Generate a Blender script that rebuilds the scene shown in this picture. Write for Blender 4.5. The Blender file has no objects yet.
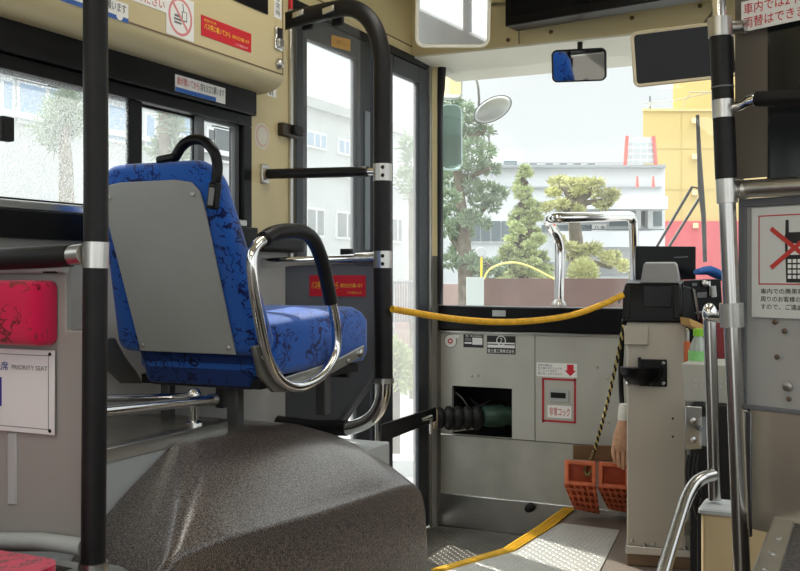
import bpy, bmesh, math, random
from mathutils import Vector as V, Matrix
random.seed(7)
PI = math.pi
SC = bpy.context.scene
COL = SC.collection

# ------------------------------------------------------------------ camera frame
FL, HY, CZ = 990.0, 275.0, 1.0
YAW = math.radians(25.4)
F = V((-math.sin(YAW), math.cos(YAW), 0))
R = V((math.cos(YAW), math.sin(YAW), 0))
UP = V((0, 0, 1))
CAM = V((0, 0, CZ))

def ray(px, py):
    return F + R * ((px - 400) / FL) + UP * (-(py - HY) / FL)
def pD(px, py, D): return CAM + ray(px, py) * D
def pX(px, py, X):
    r = ray(px, py); return CAM + r * (X / r.x)
def pY(px, py, Y):
    r = ray(px, py); return CAM + r * (Y / r.y)
def pZ(px, py, Z):
    r = ray(px, py); return CAM + r * ((Z - CZ) / r.z)
def pP(px, py, P, n):
    r = ray(px, py); return CAM + r * ((P - CAM).dot(n) / r.dot(n))

# ------------------------------------------------------------------ materials
def lin(c):
    c = c / 255.0
    return c / 12.92 if c <= 0.04045 else ((c + 0.055) / 1.055) ** 2.4
def rgb(r, g, b): return (lin(r), lin(g), lin(b), 1.0)
MATS = {}
def mat(name, col, rough=0.5, metal=0.0, noise=None, bump=None, spec=0.5, coat=0.0, emit=0.0):
    m = bpy.data.materials.new(name); m.use_nodes = True
    nt = m.node_tree; b = nt.nodes['Principled BSDF']
    b.inputs['Base Color'].default_value = col
    b.inputs['Roughness'].default_value = rough
    b.inputs['Metallic'].default_value = metal
    b.inputs['Specular IOR Level'].default_value = spec
    if coat: b.inputs['Coat Weight'].default_value = coat
    if emit:
        b.inputs['Emission Color'].default_value = col
        b.inputs['Emission Strength'].default_value = emit
    if noise or bump:
        tc = nt.nodes.new('ShaderNodeTexCoord')
    if noise:
        sc, amt = noise
        n = nt.nodes.new('ShaderNodeTexNoise'); n.inputs['Scale'].default_value = sc
        n.inputs['Detail'].default_value = 5
        nt.links.new(tc.outputs['Object'], n.inputs['Vector'])
        r = nt.nodes.new('ShaderNodeValToRGB')
        r.color_ramp.elements[0].position = 0.32; r.color_ramp.elements[1].position = 0.68
        r.color_ramp.elements[0].color = [max(0, x * (1 - amt)) for x in col[:3]] + [1]
        r.color_ramp.elements[1].color = [min(1, x * (1 + amt)) for x in col[:3]] + [1]
        nt.links.new(n.outputs['Fac'], r.inputs['Fac'])
        nt.links.new(r.outputs['Color'], b.inputs['Base Color'])
    if bump:
        sc, st = bump
        n2 = nt.nodes.new('ShaderNodeTexNoise'); n2.inputs['Scale'].default_value = sc
        n2.inputs['Detail'].default_value = 4
        nt.links.new(tc.outputs['Object'], n2.inputs['Vector'])
        bp = nt.nodes.new('ShaderNodeBump'); bp.inputs['Strength'].default_value = st
        bp.inputs['Distance'].default_value = 0.004
        nt.links.new(n2.outputs['Fac'], bp.inputs['Height'])
        nt.links.new(bp.outputs['Normal'], b.inputs['Normal'])
    MATS[name] = m
    return m

def speckle(name, base, spot, scale, thr, rough, bump=0.3):
    m = mat(name, base, rough)
    nt = m.node_tree; b = nt.nodes['Principled BSDF']
    tc = nt.nodes.new('ShaderNodeTexCoord')
    n = nt.nodes.new('ShaderNodeTexNoise'); n.inputs['Scale'].default_value = scale; n.inputs['Detail'].default_value = 2
    nt.links.new(tc.outputs['Object'], n.inputs['Vector'])
    r = nt.nodes.new('ShaderNodeValToRGB')
    r.color_ramp.elements[0].position = thr - 0.07; r.color_ramp.elements[0].color = base
    r.color_ramp.elements[1].position = thr + 0.07; r.color_ramp.elements[1].color = spot
    nt.links.new(n.outputs['Fac'], r.inputs['Fac'])
    nt.links.new(r.outputs['Color'], b.inputs['Base Color'])
    bp = nt.nodes.new('ShaderNodeBump'); bp.inputs['Strength'].default_value = bump; bp.inputs['Distance'].default_value = 0.003
    nt.links.new(n.outputs['Fac'], bp.inputs['Height']); nt.links.new(bp.outputs['Normal'], b.inputs['Normal'])
    return m

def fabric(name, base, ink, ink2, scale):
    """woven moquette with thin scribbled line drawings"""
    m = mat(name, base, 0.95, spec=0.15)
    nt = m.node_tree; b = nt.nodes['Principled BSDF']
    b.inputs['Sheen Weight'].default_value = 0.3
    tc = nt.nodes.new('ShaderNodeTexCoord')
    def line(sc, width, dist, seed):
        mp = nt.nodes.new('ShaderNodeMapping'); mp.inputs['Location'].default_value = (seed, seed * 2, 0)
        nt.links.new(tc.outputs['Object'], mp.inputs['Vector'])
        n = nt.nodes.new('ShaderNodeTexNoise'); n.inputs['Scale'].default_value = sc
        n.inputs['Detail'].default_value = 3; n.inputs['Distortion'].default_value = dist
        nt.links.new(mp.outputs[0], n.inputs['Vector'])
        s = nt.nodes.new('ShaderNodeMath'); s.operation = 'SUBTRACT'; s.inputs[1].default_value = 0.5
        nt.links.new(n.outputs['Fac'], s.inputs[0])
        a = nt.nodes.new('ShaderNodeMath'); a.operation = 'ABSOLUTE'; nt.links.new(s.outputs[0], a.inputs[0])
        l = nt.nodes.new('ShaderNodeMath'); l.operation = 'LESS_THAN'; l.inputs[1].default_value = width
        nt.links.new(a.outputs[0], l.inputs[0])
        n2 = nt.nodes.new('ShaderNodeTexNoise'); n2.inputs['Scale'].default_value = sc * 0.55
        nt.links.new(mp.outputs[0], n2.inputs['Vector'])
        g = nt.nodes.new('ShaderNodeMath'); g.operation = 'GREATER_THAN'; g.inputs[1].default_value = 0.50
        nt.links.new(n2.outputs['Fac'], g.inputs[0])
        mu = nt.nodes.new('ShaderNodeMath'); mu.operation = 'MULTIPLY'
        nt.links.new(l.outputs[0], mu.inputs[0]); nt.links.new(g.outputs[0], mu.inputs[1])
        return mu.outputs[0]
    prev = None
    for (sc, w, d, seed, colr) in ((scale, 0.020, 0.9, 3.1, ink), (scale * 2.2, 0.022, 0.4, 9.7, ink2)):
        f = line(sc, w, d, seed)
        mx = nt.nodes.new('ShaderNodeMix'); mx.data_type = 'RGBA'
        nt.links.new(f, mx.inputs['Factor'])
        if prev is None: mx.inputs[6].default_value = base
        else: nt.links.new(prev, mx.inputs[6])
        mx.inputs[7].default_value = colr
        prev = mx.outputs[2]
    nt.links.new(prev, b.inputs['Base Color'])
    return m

def glass(name, tint=(0.97, 0.98, 0.98, 1), haze=0.02, hazecol=(0.8, 0.82, 0.82, 1), drops=None, refl=0.06):
    m = bpy.data.materials.new(name); m.use_nodes = True; nt = m.node_tree; nt.nodes.clear()
    out = nt.nodes.new('ShaderNodeOutputMaterial')
    tr = nt.nodes.new('ShaderNodeBsdfTransparent'); tr.inputs[0].default_value = tint
    gl = nt.nodes.new('ShaderNodeBsdfGlossy'); gl.inputs['Roughness'].default_value = 0.02
    df = nt.nodes.new('ShaderNodeBsdfDiffuse'); df.inputs[0].default_value = hazecol
    tl = nt.nodes.new('ShaderNodeBsdfTranslucent'); tl.inputs[0].default_value = hazecol
    ad = nt.nodes.new('ShaderNodeMixShader'); ad.inputs[0].default_value = 0.6
    nt.links.new(df.outputs[0], ad.inputs[1]); nt.links.new(tl.outputs[0], ad.inputs[2])
    m1 = nt.nodes.new('ShaderNodeMixShader'); m1.inputs[0].default_value = haze
    nt.links.new(tr.outputs[0], m1.inputs[1]); nt.links.new(ad.outputs[0], m1.inputs[2])
    if drops:
        tc = nt.nodes.new('ShaderNodeTexCoord')
        vo = nt.nodes.new('ShaderNodeTexNoise'); vo.inputs['Scale'].default_value = drops[0]; vo.inputs['Detail'].default_value = 3
        nt.links.new(tc.outputs['Object'], vo.inputs['Vector'])
        r = nt.nodes.new('ShaderNodeValToRGB')
        r.color_ramp.elements[0].position = 0.45; r.color_ramp.elements[1].position = 0.62
        r.color_ramp.elements[0].color = (haze, haze, haze, 1); r.color_ramp.elements[1].color = (drops[1],) * 3 + (1,)
        nt.links.new(vo.outputs['Fac'], r.inputs[0]); nt.links.new(r.outputs[0], m1.inputs[0])
    lw = nt.nodes.new('ShaderNodeFresnel'); lw.inputs[0].default_value = 1.3
    mm = nt.nodes.new('ShaderNodeMath'); mm.operation = 'MULTIPLY'; mm.inputs[1].default_value = refl / 0.06
    mm.use_clamp = True
    ge = nt.nodes.new('ShaderNodeNewGeometry'); iv = nt.nodes.new('ShaderNodeMath'); iv.operation = 'SUBTRACT'; iv.inputs[0].default_value = 1.0
    nt.links.new(ge.outputs['Backfacing'], iv.inputs[1])
    m0 = nt.nodes.new('ShaderNodeMath'); m0.operation = 'MULTIPLY'
    nt.links.new(lw.outputs[0], m0.inputs[0]); nt.links.new(iv.outputs[0], m0.inputs[1])
    nt.links.new(m0.outputs[0], mm.inputs[0])
    m2 = nt.nodes.new('ShaderNodeMixShader')
    nt.links.new(mm.outputs[0], m2.inputs[0]); nt.links.new(m1.outputs[0], m2.inputs[1]); nt.links.new(gl.outputs[0], m2.inputs[2])
    nt.links.new(m2.outputs[0], out.inputs[0])
    MATS[name] = m
    return m

beige = mat('beige panel', rgb(210, 195, 150), 0.45, noise=(2.5, 0.05))
beige2 = mat('beige trim', rgb(196, 178, 128), 0.5, noise=(4, 0.06))
cream = mat('cream soffit', rgb(226, 224, 208), 0.45)
grey_wall = mat('grey laminate', rgb(164, 163, 160), 0.55, noise=(3, 0.06))
pale_grey = mat('pale grey paint', rgb(176, 180, 180), 0.5, noise=(4, 0.06))
mid_grey = mat('mid grey board', rgb(128, 130, 130), 0.6, noise=(3, 0.05))
dark_grey = mat('dark grey board', rgb(106, 108, 112), 0.6, noise=(3, 0.06))
black = mat('black rubber', rgb(20, 20, 21), 0.5, spec=.3, noise=(20, 0.2))
black_pad = mat('black padded grip', rgb(24, 23, 24), 0.45, noise=(30, 0.25), bump=(60, 0.1), spec=.3)
black_gloss = mat('black plastic', rgb(13, 13, 15), 0.32, spec=.2)
black_matt = mat('matt black', rgb(12, 12, 13), 0.8)
chrome = mat('chrome', (0.82, 0.82, 0.81, 1), 0.10, 1.0)
steel = mat('brushed steel', (0.56, 0.55, 0.52, 1), 0.28, 1.0, noise=(9, 0.08))
alu = mat('painted silver panel', rgb(186, 185, 176), 0.38, 0.3, noise=(5, 0.07))
alu_dark = mat('worn silver panel', rgb(176, 175, 166), 0.36, 0.25, noise=(6, 0.16))
stainless = mat('stainless sheet', (0.66, 0.60, 0.50, 1), 0.34, .85, noise=(3, .15), bump=(4, 0.10))
chrome_dull = mat('worn chrome tube', (0.50, 0.49, 0.47, 1), 0.2, 1.0)
bolt = mat('bolt metal', (0.45, 0.44, 0.42, 1), 0.35, 1.0)
white = mat('white sticker', rgb(238, 238, 235), 0.5)
white2 = mat('white plate', rgb(228, 228, 228), 0.4)
red = mat('red sticker', rgb(205, 24, 44), 0.45)
red_ink = mat('red ink', rgb(200, 36, 40), 0.5)
pink_ink = mat('faded pink ink', rgb(222, 140, 142), 0.5)
blue_ink = mat('blue ink', rgb(30, 90, 170), 0.5)
navy_ink = mat('navy ink', rgb(24, 40, 140), 0.5)
black_ink = mat('black ink', rgb(30, 30, 30), 0.5)
grey_ink = mat('grey ink', rgb(110, 110, 112), 0.5)
yellow_ink = mat('yellow ink', rgb(246, 214, 60), 0.5)
yellow = mat('yellow tread', rgb(226, 178, 40), 0.5, noise=(18, 0.12))
yellow_strap = mat('yellow webbing', rgb(226, 170, 30), 0.5, noise=(60, 0.15))
tan = mat('tan label', rgb(190, 150, 84), 0.5)
orange = mat('orange plastic', rgb(222, 122, 86), 0.45, noise=(25, 0.15))
wood_dark = mat('dark wood', rgb(110, 78, 44), 0.6, noise=(14, 0.25))
wood_pale = mat('pale board', rgb(206, 184, 142), 0.45, noise=(5, 0.06))
wood_brown = mat('brown board', rgb(118, 94, 70), 0.6, noise=(8, 0.15))
carton = mat('cardboard', rgb(196, 158, 100), 0.8)
blue_cloth = mat('blue cloth', rgb(52, 106, 182), 0.9, noise=(30, 0.2))
green_cap = mat('green cap', rgb(126, 190, 40), 0.4)
bin_white = mat('off white plastic', rgb(172, 171, 162), 0.5)
glove_m = mat('cotton glove', rgb(206, 160, 130), 0.9, noise=(60, 0.1))
cuff_m = mat('white knit', rgb(232, 228, 220), 0.95, bump=(150, 0.4))
fare_m = mat('warm grey enamel', rgb(180, 173, 160), 0.42, noise=(4, 0.03))
lid_m = mat('smoky plastic lid', rgb(132, 132, 132), 0.3)
arch_m = speckle('speckled arch covering', rgb(44, 36, 33), rgb(128, 118, 112), 330, 0.52, 0.30, 0.12)
arch_m.node_tree.nodes['Principled BSDF'].inputs['Coat Weight'].default_value = .6
arch_m.node_tree.nodes['Principled BSDF'].inputs['Coat Roughness'].default_value = .22
mat_m = speckle('speckled floor mat', rgb(48, 45, 45), rgb(96, 92, 90), 260, 0.55, 0.6, 0.3)
floor_m = speckle('speckled vinyl floor', rgb(104, 94, 84), rgb(136, 126, 116), 200, 0.5, 0.55, 0.1)
blue_fab = fabric('blue moquette', rgb(36, 90, 176), rgb(16, 30, 84), rgb(20, 44, 110), 15)
red_fab = fabric('crimson moquette', rgb(206, 26, 76), rgb(140, 46, 44), rgb(120, 22, 40), 14)
mirror_m = mat('mirror silver', (0.86, 0.88, 0.88, 1), 0.02, 1.0)
dark_glass_m = mat('dark mirror glass', (0.016, 0.018, 0.020, 1), 0.08, 0.0, spec=0.15)
glass_m = glass('clear window glass')
glass_wet = glass('rain spotted glass', haze=0.10, hazecol=(.62,.66,.66,1), drops=(300, 0.50))
glass_wet2 = glass('lightly spotted glass', haze=0.08, hazecol=(.62,.66,.66,1), drops=(420, 0.28))
glass_wind = glass('windscreen glass', tint=(0.985, 0.995, 0.99, 1), haze=0.05, refl=0.05)
acryl_m = glass('acrylic sheet', haze=0.05, refl=0.07)
smoke_m = glass('smoked glass', tint=(0.10, 0.11, 0.12, 1), haze=0.05, hazecol=(0.1, 0.11, 0.12, 1))

def checker_plate(name, col):
    m = mat(name, col, 0.36, 0.7)
    nt = m.node_tree; b = nt.nodes['Principled BSDF']
    tc = nt.nodes.new('ShaderNodeTexCoord'); mp = nt.nodes.new('ShaderNodeMapping')
    mp.inputs['Rotation'].default_value = (0, 0, math.radians(45)); mp.inputs['Scale'].default_value = (30, 30, 30)
    nt.links.new(tc.outputs['Object'], mp.inputs['Vector'])
    ck = nt.nodes.new('ShaderNodeTexChecker'); ck.inputs['Scale'].default_value = 1.0
    nt.links.new(mp.outputs[0], ck.inputs['Vector'])
    w1 = nt.nodes.new('ShaderNodeTexVoronoi'); w1.inputs['Scale'].default_value = 1.1
    w1.inputs['Randomness'].default_value = 0.0
    nt.links.new(mp.outputs[0], w1.inputs['Vector'])
    lt = nt.nodes.new('ShaderNodeMath'); lt.operation = 'LESS_THAN'; lt.inputs[1].default_value = 0.36
    nt.links.new(w1.outputs['Distance'], lt.inputs[0])
    bp = nt.nodes.new('ShaderNodeBump'); bp.inputs['Strength'].default_value = 0.9; bp.inputs['Distance'].default_value = 0.004
    nt.links.new(lt.outputs[0], bp.inputs['Height']); nt.links.new(bp.outputs[0], b.inputs['Normal'])
    return m
plate_m = checker_plate('chequer plate', rgb(182, 182, 176))
plate_dark = checker_plate('dark chequer plate', rgb(118, 116, 110))

# ------------------------------------------------------------------ mesh helper
class MB:
    def __init__(s): s.v = []; s.f = []
    def add(s, vs, fs):
        o = len(s.v); s.v += [V(a) for a in vs]; s.f += [tuple(i + o for i in q) for q in fs]; return s
    def box(s, x0, x1, y0, y1, z0, z1):
        return s.hexa([(x0,y0,z0),(x1,y0,z0),(x1,y1,z0),(x0,y1,z0)], [(x0,y0,z1),(x1,y0,z1),(x1,y1,z1),(x0,y1,z1)])
    def hexa(s, lo, hi):
        return s.add(list(lo) + list(hi), [(3,2,1,0),(4,5,6,7),(0,1,5,4),(1,2,6,5),(2,3,7,6),(3,0,4,7)])
    def slab(s, pts, d):
        """polygon extruded along the vector d"""
        d = V(d); n = len(pts); p = [V(a) for a in pts]
        fs = [tuple(range(n))[::-1], tuple(range(n, 2 * n))]
        fs += [(i, (i + 1) % n, n + (i + 1) % n, n + i) for i in range(n)]
        return s.add(p + [a + d for a in p], fs)
    def obox(s, c, ux, uy, uz):
        c, ux, uy, uz = V(c), V(ux), V(uy), V(uz)
        lo = [c - ux - uy - uz, c + ux - uy - uz, c + ux + uy - uz, c - ux + uy - uz]
        return s.hexa(lo, [a + 2 * uz for a in lo])
    def tube(s, pts, r, n=12, spline=0, closed=False):
        pts = [V(p) for p in pts]
        if spline: pts = smooth_path(pts, spline, closed)
        rs = r if isinstance(r, (list, tuple)) else [r] * len(pts)
        if len(rs) != len(pts):
            rs = [rs[min(len(rs) - 1, int(i * len(rs) / len(pts)))] for i in range(len(pts))]
        m = len(pts); rings = []
        up = None
        for i, p in enumerate(pts):
            a = pts[i - 1] if (i > 0 or closed) else p
            b = pts[(i + 1) % m] if (i < m - 1 or closed) else p
            t = (b - a).normalized()
            if up is None: up = t.orthogonal().normalized()
            u = up - t * up.dot(t)
            if u.length < 1e-5: u = t.orthogonal()
            u.normalize(); up = u; w = t.cross(u)
            rings.append([p + (u * math.cos(2 * PI * k / n) + w * math.sin(2 * PI * k / n)) * rs[i] for k in range(n)])
        vs = [q for ring in rings for q in ring]; fs = []
        for i in range(m if closed else m - 1):
            j = (i + 1) % m
            for k in range(n):
                fs.append((i*n+k, i*n+(k+1)%n, j*n+(k+1)%n, j*n+k))
        if not closed:
            fs.append(tuple(range(n))[::-1]); fs.append(tuple(range((m-1)*n, m*n)))
        return s.add(vs, fs)
    def lathe(s, base, axis, prof, n=20):
        """prof: list of (distance along axis, radius)"""
        base = V(base); axis = V(axis).normalized(); u = axis.orthogonal().normalized(); w = axis.cross(u)
        vs = []; fs = []
        for (h, r) in prof:
            for k in range(n):
                a = 2 * PI * k / n
                vs.append(base + axis * h + (u * math.cos(a) + w * math.sin(a)) * r)
        for i in range(len(prof) - 1):
            for k in range(n): fs.append((i*n+k, i*n+(k+1)%n, (i+1)*n+(k+1)%n, (i+1)*n+k))
        fs.append(tuple(range(n))[::-1]); fs.append(tuple(range((len(prof)-1)*n, len(prof)*n)))
        return s.add(vs, fs)
    def ball(s, c, rx, ry=None, rz=None, n=14, m=8):
        ry = rx if ry is None else ry; rz = rx if rz is None else rz
        vs = []; fs = []
        for i in range(m + 1):
            th = PI * i / m
            for k in range(n):
                a = 2 * PI * k / n
                vs.append(V(c) + V((rx*math.sin(th)*math.cos(a), ry*math.sin(th)*math.sin(a), rz*math.cos(th))))
        for i in range(m):
            for k in range(n): fs.append((i*n+k, (i+1)*n+k, (i+1)*n+(k+1)%n, i*n+(k+1)%n))
        return s.add(vs, fs)
    def loft(s, rings, cap=True):
        n = len(rings[0]); vs = [V(p) for r in rings for p in r]; fs = []
        for i in range(len(rings) - 1):
            for k in range(n): fs.append((i*n+k, i*n+(k+1)%n, (i+1)*n+(k+1)%n, (i+1)*n+k))
        if cap: fs.append(tuple(range(n))[::-1]); fs.append(tuple(range((len(rings)-1)*n, len(rings)*n)))
        return s.add(vs, fs)
    def build(s, name, m, parent=None, smooth=None, bevel=0, seg=2, subsurf=0, local=False):
        vs = s.v
        me = bpy.data.meshes.new(name)
        if parent is not None:
            off = V((0,0,0)) if local else world_loc(parent)
            loc = V((0,0,0))
        else:
            xs = [p.x for p in vs]; ys = [p.y for p in vs]; zs = [p.z for p in vs]
            off = V(((min(xs)+max(xs))/2, (min(ys)+max(ys))/2, min(zs))); loc = off
        me.from_pydata([tuple(p - off) for p in vs], [], s.f)
        bm = bmesh.new(); bm.from_mesh(me)
        bmesh.ops.recalc_face_normals(bm, faces=bm.faces); bm.to_mesh(me); bm.free()
        me.materials.append(m)
        o = bpy.data.objects.new(name, me); COL.objects.link(o)
        o.location = loc
        if parent is not None: o.parent = parent
        if smooth is not None:
            for p in me.polygons: p.use_smooth = True
            if smooth < 180: me.set_sharp_from_angle(angle=math.radians(smooth))
        if bevel:
            b = o.modifiers.new('bevel', 'BEVEL'); b.width = bevel; b.segments = seg; b.limit_method = 'ANGLE'
            b.angle_limit = math.radians(40); b.harden_normals = False
            for p in me.polygons: p.use_smooth = True
            if smooth is None: me.set_sharp_from_angle(angle=math.radians(50))
        if subsurf:
            ss = o.modifiers.new('subsurf', 'SUBSURF'); ss.levels = subsurf; ss.render_levels = subsurf
        return o

def world_loc(o):
    l = V(o.location)
    while o.parent is not None:
        o = o.parent; l += V(o.location)
    return l

def smooth_path(p, k, closed=False):
    out = []; n = len(p)
    for i in range(n if closed else n - 1):
        if closed: a, b, c, d = p[(i-1) % n], p[i], p[(i+1) % n], p[(i+2) % n]
        else: a, b, c, d = p[max(i-1, 0)], p[i], p[i+1], p[min(i+2, n-1)]
        for q in range(k):
            t = q / k
            out.append(0.5 * ((2*b) + (c-a)*t + (2*a-5*b+4*c-d)*t*t + (3*b-a-3*c+d)*t**3))
    if not closed: out.append(p[-1])
    return out

def empty(name, loc, rz=0):
    o = bpy.data.objects.new(name, None); COL.objects.link(o)
    o.location = loc; o.rotation_euler.z = rz; o.empty_display_size = 0.1
    return o
def tag(o, label, cat, group=None, kind=None):
    o['label'] = label; o['category'] = cat
    if group: o['group'] = group
    if kind: o['kind'] = kind
    return o
def thing(name, loc, label, cat, group=None, rz=0): return tag(empty(name, loc, rz), label, cat, group)
def struct(o): o['kind'] = 'structure'; return o

# lettering: font curve turned into a mesh, fitted into a rectangle O + U*w, up*h
def lettering(text, m, parent, O, U, W, w, h, name='lettering', fit=True, depth=0.0004):
    cu = bpy.data.curves.new('txt', 'FONT'); cu.body = text; cu.size = 1.0; cu.offset = .004; cu.space_line = 1.05
    cu.resolution_u = 3
    to = bpy.data.objects.new('txt', cu); COL.objects.link(to)
    bpy.context.view_layer.update()
    dg = bpy.context.evaluated_depsgraph_get()
    me = bpy.data.meshes.new_from_object(to.evaluated_get(dg))
    bpy.data.objects.remove(to); bpy.data.curves.remove(cu)
    me.name = name
    xs = [v.co.x for v in me.vertices]; ys = [v.co.y for v in me.vertices]
    if not xs: return None
    x0, x1, y0, y1 = min(xs), max(xs), min(ys), max(ys)
    sx = w / max(x1 - x0, 1e-6); sy = h / max(y1 - y0, 1e-6)
    if not fit: sx = sy = min(sx, sy)
    U = V(U).normalized(); W = V(W).normalized(); N = U.cross(W)
    off = world_loc(parent)
    for v in me.vertices:
        v.co = V(O) + U * ((v.co.x - x0) * sx) + W * ((v.co.y - y0) * sy) + N * depth - off
    me.materials.clear(); me.materials.append(m)
    o = bpy.data.objects.new(name, me); COL.objects.link(o); o.parent = parent
    return o

class Sheet:
    """a flat notice: board plus printed parts, coordinates u,v in 0..1 of the board"""
    def __init__(s, name, O, U, W, w, h, m, label, cat='sticker', group=None, t=0.001, edge=0):
        s.O, s.U, s.W, s.w, s.h, s.t = V(O), V(U).normalized(), V(W).normalized(), w, h, t
        s.N = s.U.cross(s.W)
        mb = MB().slab([s.O, s.O + s.U*w, s.O + s.U*w + s.W*h, s.O + s.W*h], s.N * t)
        s.o = mb.build(name, m, bevel=edge)
        tag(s.o, label, cat, group)
    def at(s, u, v, lift=0.0003): return s.O + s.U*(u*s.w) + s.W*(v*s.h) + s.N*(s.t + lift)
    def text(s, txt, m, u0, v0, u1, v1, fit=True):
        return lettering(txt, m, s.o, s.at(u0, v0), s.U, s.W, (u1-u0)*s.w, (v1-v0)*s.h, fit=fit)
    def rect(s, name, m, u0, v0, u1, v1, lift=0.0002, t=0.0002):
        a = s.at(u0, v0, lift)
        p = [a, a + s.U*((u1-u0)*s.w), a + s.U*((u1-u0)*s.w) + s.W*((v1-v0)*s.h), a + s.W*((v1-v0)*s.h)]
        return MB().slab(p, s.N*t).build(name, m, s.o)
    def poly(s, name, m, uv, lift=0.0004, t=0.0002):
        return MB().slab([s.at(u, v, lift) for u, v in uv], s.N*t).build(name, m, s.o)
    def frame(s, name, m, u0, v0, u1, v1, tk, lift=0.0003):
        mb = MB(); a, b = tk/s.w, tk/s.h
        for (p0, q0, p1, q1) in ((u0,v0,u1,v0+b),(u0,v1-b,u1,v1),(u0,v0,u0+a,v1),(u1-a,v0,u1,v1)):
            o = s.at(p0, q0, lift)
            mb.slab([o, o + s.U*((p1-p0)*s.w), o + s.U*((p1-p0)*s.w)+s.W*((q1-q0)*s.h), o + s.W*((q1-q0)*s.h)], s.N*0.0002)
        return mb.build(name, m, s.o)
    def ring(s, name, m, u, v, r, tk, lift=0.0003, n=40):
        c = s.at(u, v, lift); mb = MB(); vs = []; fs = []
        for k in range(n):
            a = 2*PI*k/n; d = s.U*math.cos(a) + s.W*math.sin(a)
            vs += [c + d*r, c + d*(r - tk)]
        for k in range(n):
            j = (k+1) % n; fs.append((2*k, 2*j, 2*j+1, 2*k+1))
        return mb.add(vs, fs).build(name, m, s.o)
    def disc(s, name, m, u, v, r, lift=0.0003, n=28):
        c = s.at(u, v, lift)
        return MB().slab([c + (s.U*math.cos(2*PI*k/n) + s.W*math.sin(2*PI*k/n))*r for k in range(n)], s.N*0.0002).build(name, m, s.o)
def bolts(pts, n, r, m, parent, name='bolt'):
    for p in pts:
        MB().lathe(p, n, [(0, r), (r*0.35, r*0.95), (r*0.6, r*0.5)], 10).build(name, m, parent, smooth=40)
# ================================================================== SHELL
XL, XR, YF, ZC = -1.79, 0.62, 4.127, 2.22
YB = -3.2
def YL(px): return pX(px, 275, XL).y
def ZL(px, py): return pX(px, py, XL).z
Yw1 = YL(249.0)            # front end of side window frame
Yd0, Yd1 = YL(291), YL(430)
ZS, ZT = 1.084, 1.586      # window frame bottom / top

# floors
struct(MB().box(-1.15, XR, 1.2, 4.4, -0.12, 0.0).build('floor', floor_m))
fl = MB().box(XL, -1.15, 2.3, 4.3, -0.20, -0.13)
for i in range(34):
    for j in range(52):
        a_ = PI/4 if (i+j) % 2 else -PI/4
        u_ = V((math.cos(a_), math.sin(a_), 0)); w_ = V((-u_.y, u_.x, 0)); c_ = V((XL+.02+.0185*i, 3.14+.0185*j, -.13))
        fl.add([c_-u_*.0095, c_-w_*.003, c_+u_*.0095, c_+w_*.003, c_+V((0,0,.0016))-u_*.004, c_+V((0,0,.0016))+u_*.004], [(0,1,4),(1,2,5),(1,5,4),(2,3,5),(3,0,4),(3,4,5)])
struct(fl.build('floor.001', mat('worn dark tread', rgb(104,100,92), .36, .35, noise=(6,.35))))
struct(MB().box(XL, XR, YB, 1.2, -0.12, 0.0).build('floor.002', floor_m))
# left wall: grey below the sill, beige pillar and door surround above
w = MB()
w.box(XL-.05, XL, YB, Yd0, -0.2, ZS)
struct(w.build('wall_left', grey_wall))
w = MB()
w.box(XL-.05, XL, Yw1, Yd0, ZS, ZC)
w.box(XL-.05, XL, YB, Yw1, ZT, ZC)
w.box(XL-.05, XL, Yd0, 4.25, 1.945, ZC)
w.box(XL-.05, XL+.035, Yd1, 4.127, ZL(432, 256), 1.945)
struct(w.build('trim_1', beige))
w = MB(); w.box(XL-.05, XL+.035, Yd1, 4.126, -0.2, ZL(432, 256))
struct(w.build('trim_2', mat('grey door post', rgb(104, 100, 92), 0.5, noise=(6, .15))))
# steel edge strips beside the door
w = MB(); w.box(XL, XL+.012, YL(288), YL(290.5), 0.5, 2.0); w.box(XL, XL+.02, YL(426), YL(428.5), -0.13, 1.93)
struct(w.build('trim_3', steel, bevel=.002))
# black door seal
w = MB(); w.box(XL-.03, XL+.012, Yd0, Yd1, 1.915, 1.945)
struct(w.build('trim_4', black))
# seam on the panel above the door
w = MB(); w.box(XL, XL+.004, Yd0, 4.1, 1.985, 1.989)
struct(w.build('trim_5', wood_brown))
# right wall with big windows, ceiling
w = MB()
w.box(XR, XR+.05, YB, 4.4, -0.2, 0.85); w.box(XR, XR+.05, YB, 4.4, 1.75, ZC)
for y in (-3.2, -1.75, -0.25, 1.25, 2.6, 4.3): w.box(XR, XR+.05, y, y+.09, .85, 1.75)
struct(w.build('wall_right', grey_wall))
w = MB().box(XL-.05, XR+.05, YB, 4.4, ZC, ZC+.05)
struct(w.build('ceiling', mat('ceiling panel', rgb(214, 206, 180), 0.5)))

# side window: frame, valance, sliding sashes, panes
wf = MB()
wf.box(XL-.045, XL+.03, YB, Yw1, 1.505, ZT)                 # dark valance
wf.box(XL-.045, XL+.012, YB, Yw1, 1.470, 1.505)
wf.box(XL-.045, XL+.035, YB, Yw1, ZS, 1.150)                # sill
wf.box(XL-.045, XL+.012, YL(240.5), Yw1, 1.150, 1.470)
win = struct(wf.build('window_1', black_gloss, bevel=.003))
def sash(y0, y1, x, z0, z1, t, m, gm):
    f = MB()
    f.box(x, x+.016, y0+t, y1-t, z1-.02, z1); f.box(x, x+.016, y0+t, y1-t, z0, z0+.02)
    f.box(x, x+.016, y0, y0+t, z0, z1); f.box(x, x+.016, y1-t, y1, z0, z1)
    f.build('sash', m, win, bevel=.002)
    MB().box(x+.006, x+.010, y0+t*.5, y1-t*.5, z0+.01, z1-.01).build('pane', gm, win)
sash(-0.6, YL(143.5), XL-.02, 1.160, 1.495, .05, black_gloss, glass_wet)
sash(YL(142), YL(206.5), XL-.04, 1.160, 1.485, .028, black_gloss, glass_wet2)
sash(YL(200), YL(242), XL-.022, 1.160, 1.482, .03, mat('grey sash', rgb(84, 86, 88), .4), glass_m)
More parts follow.
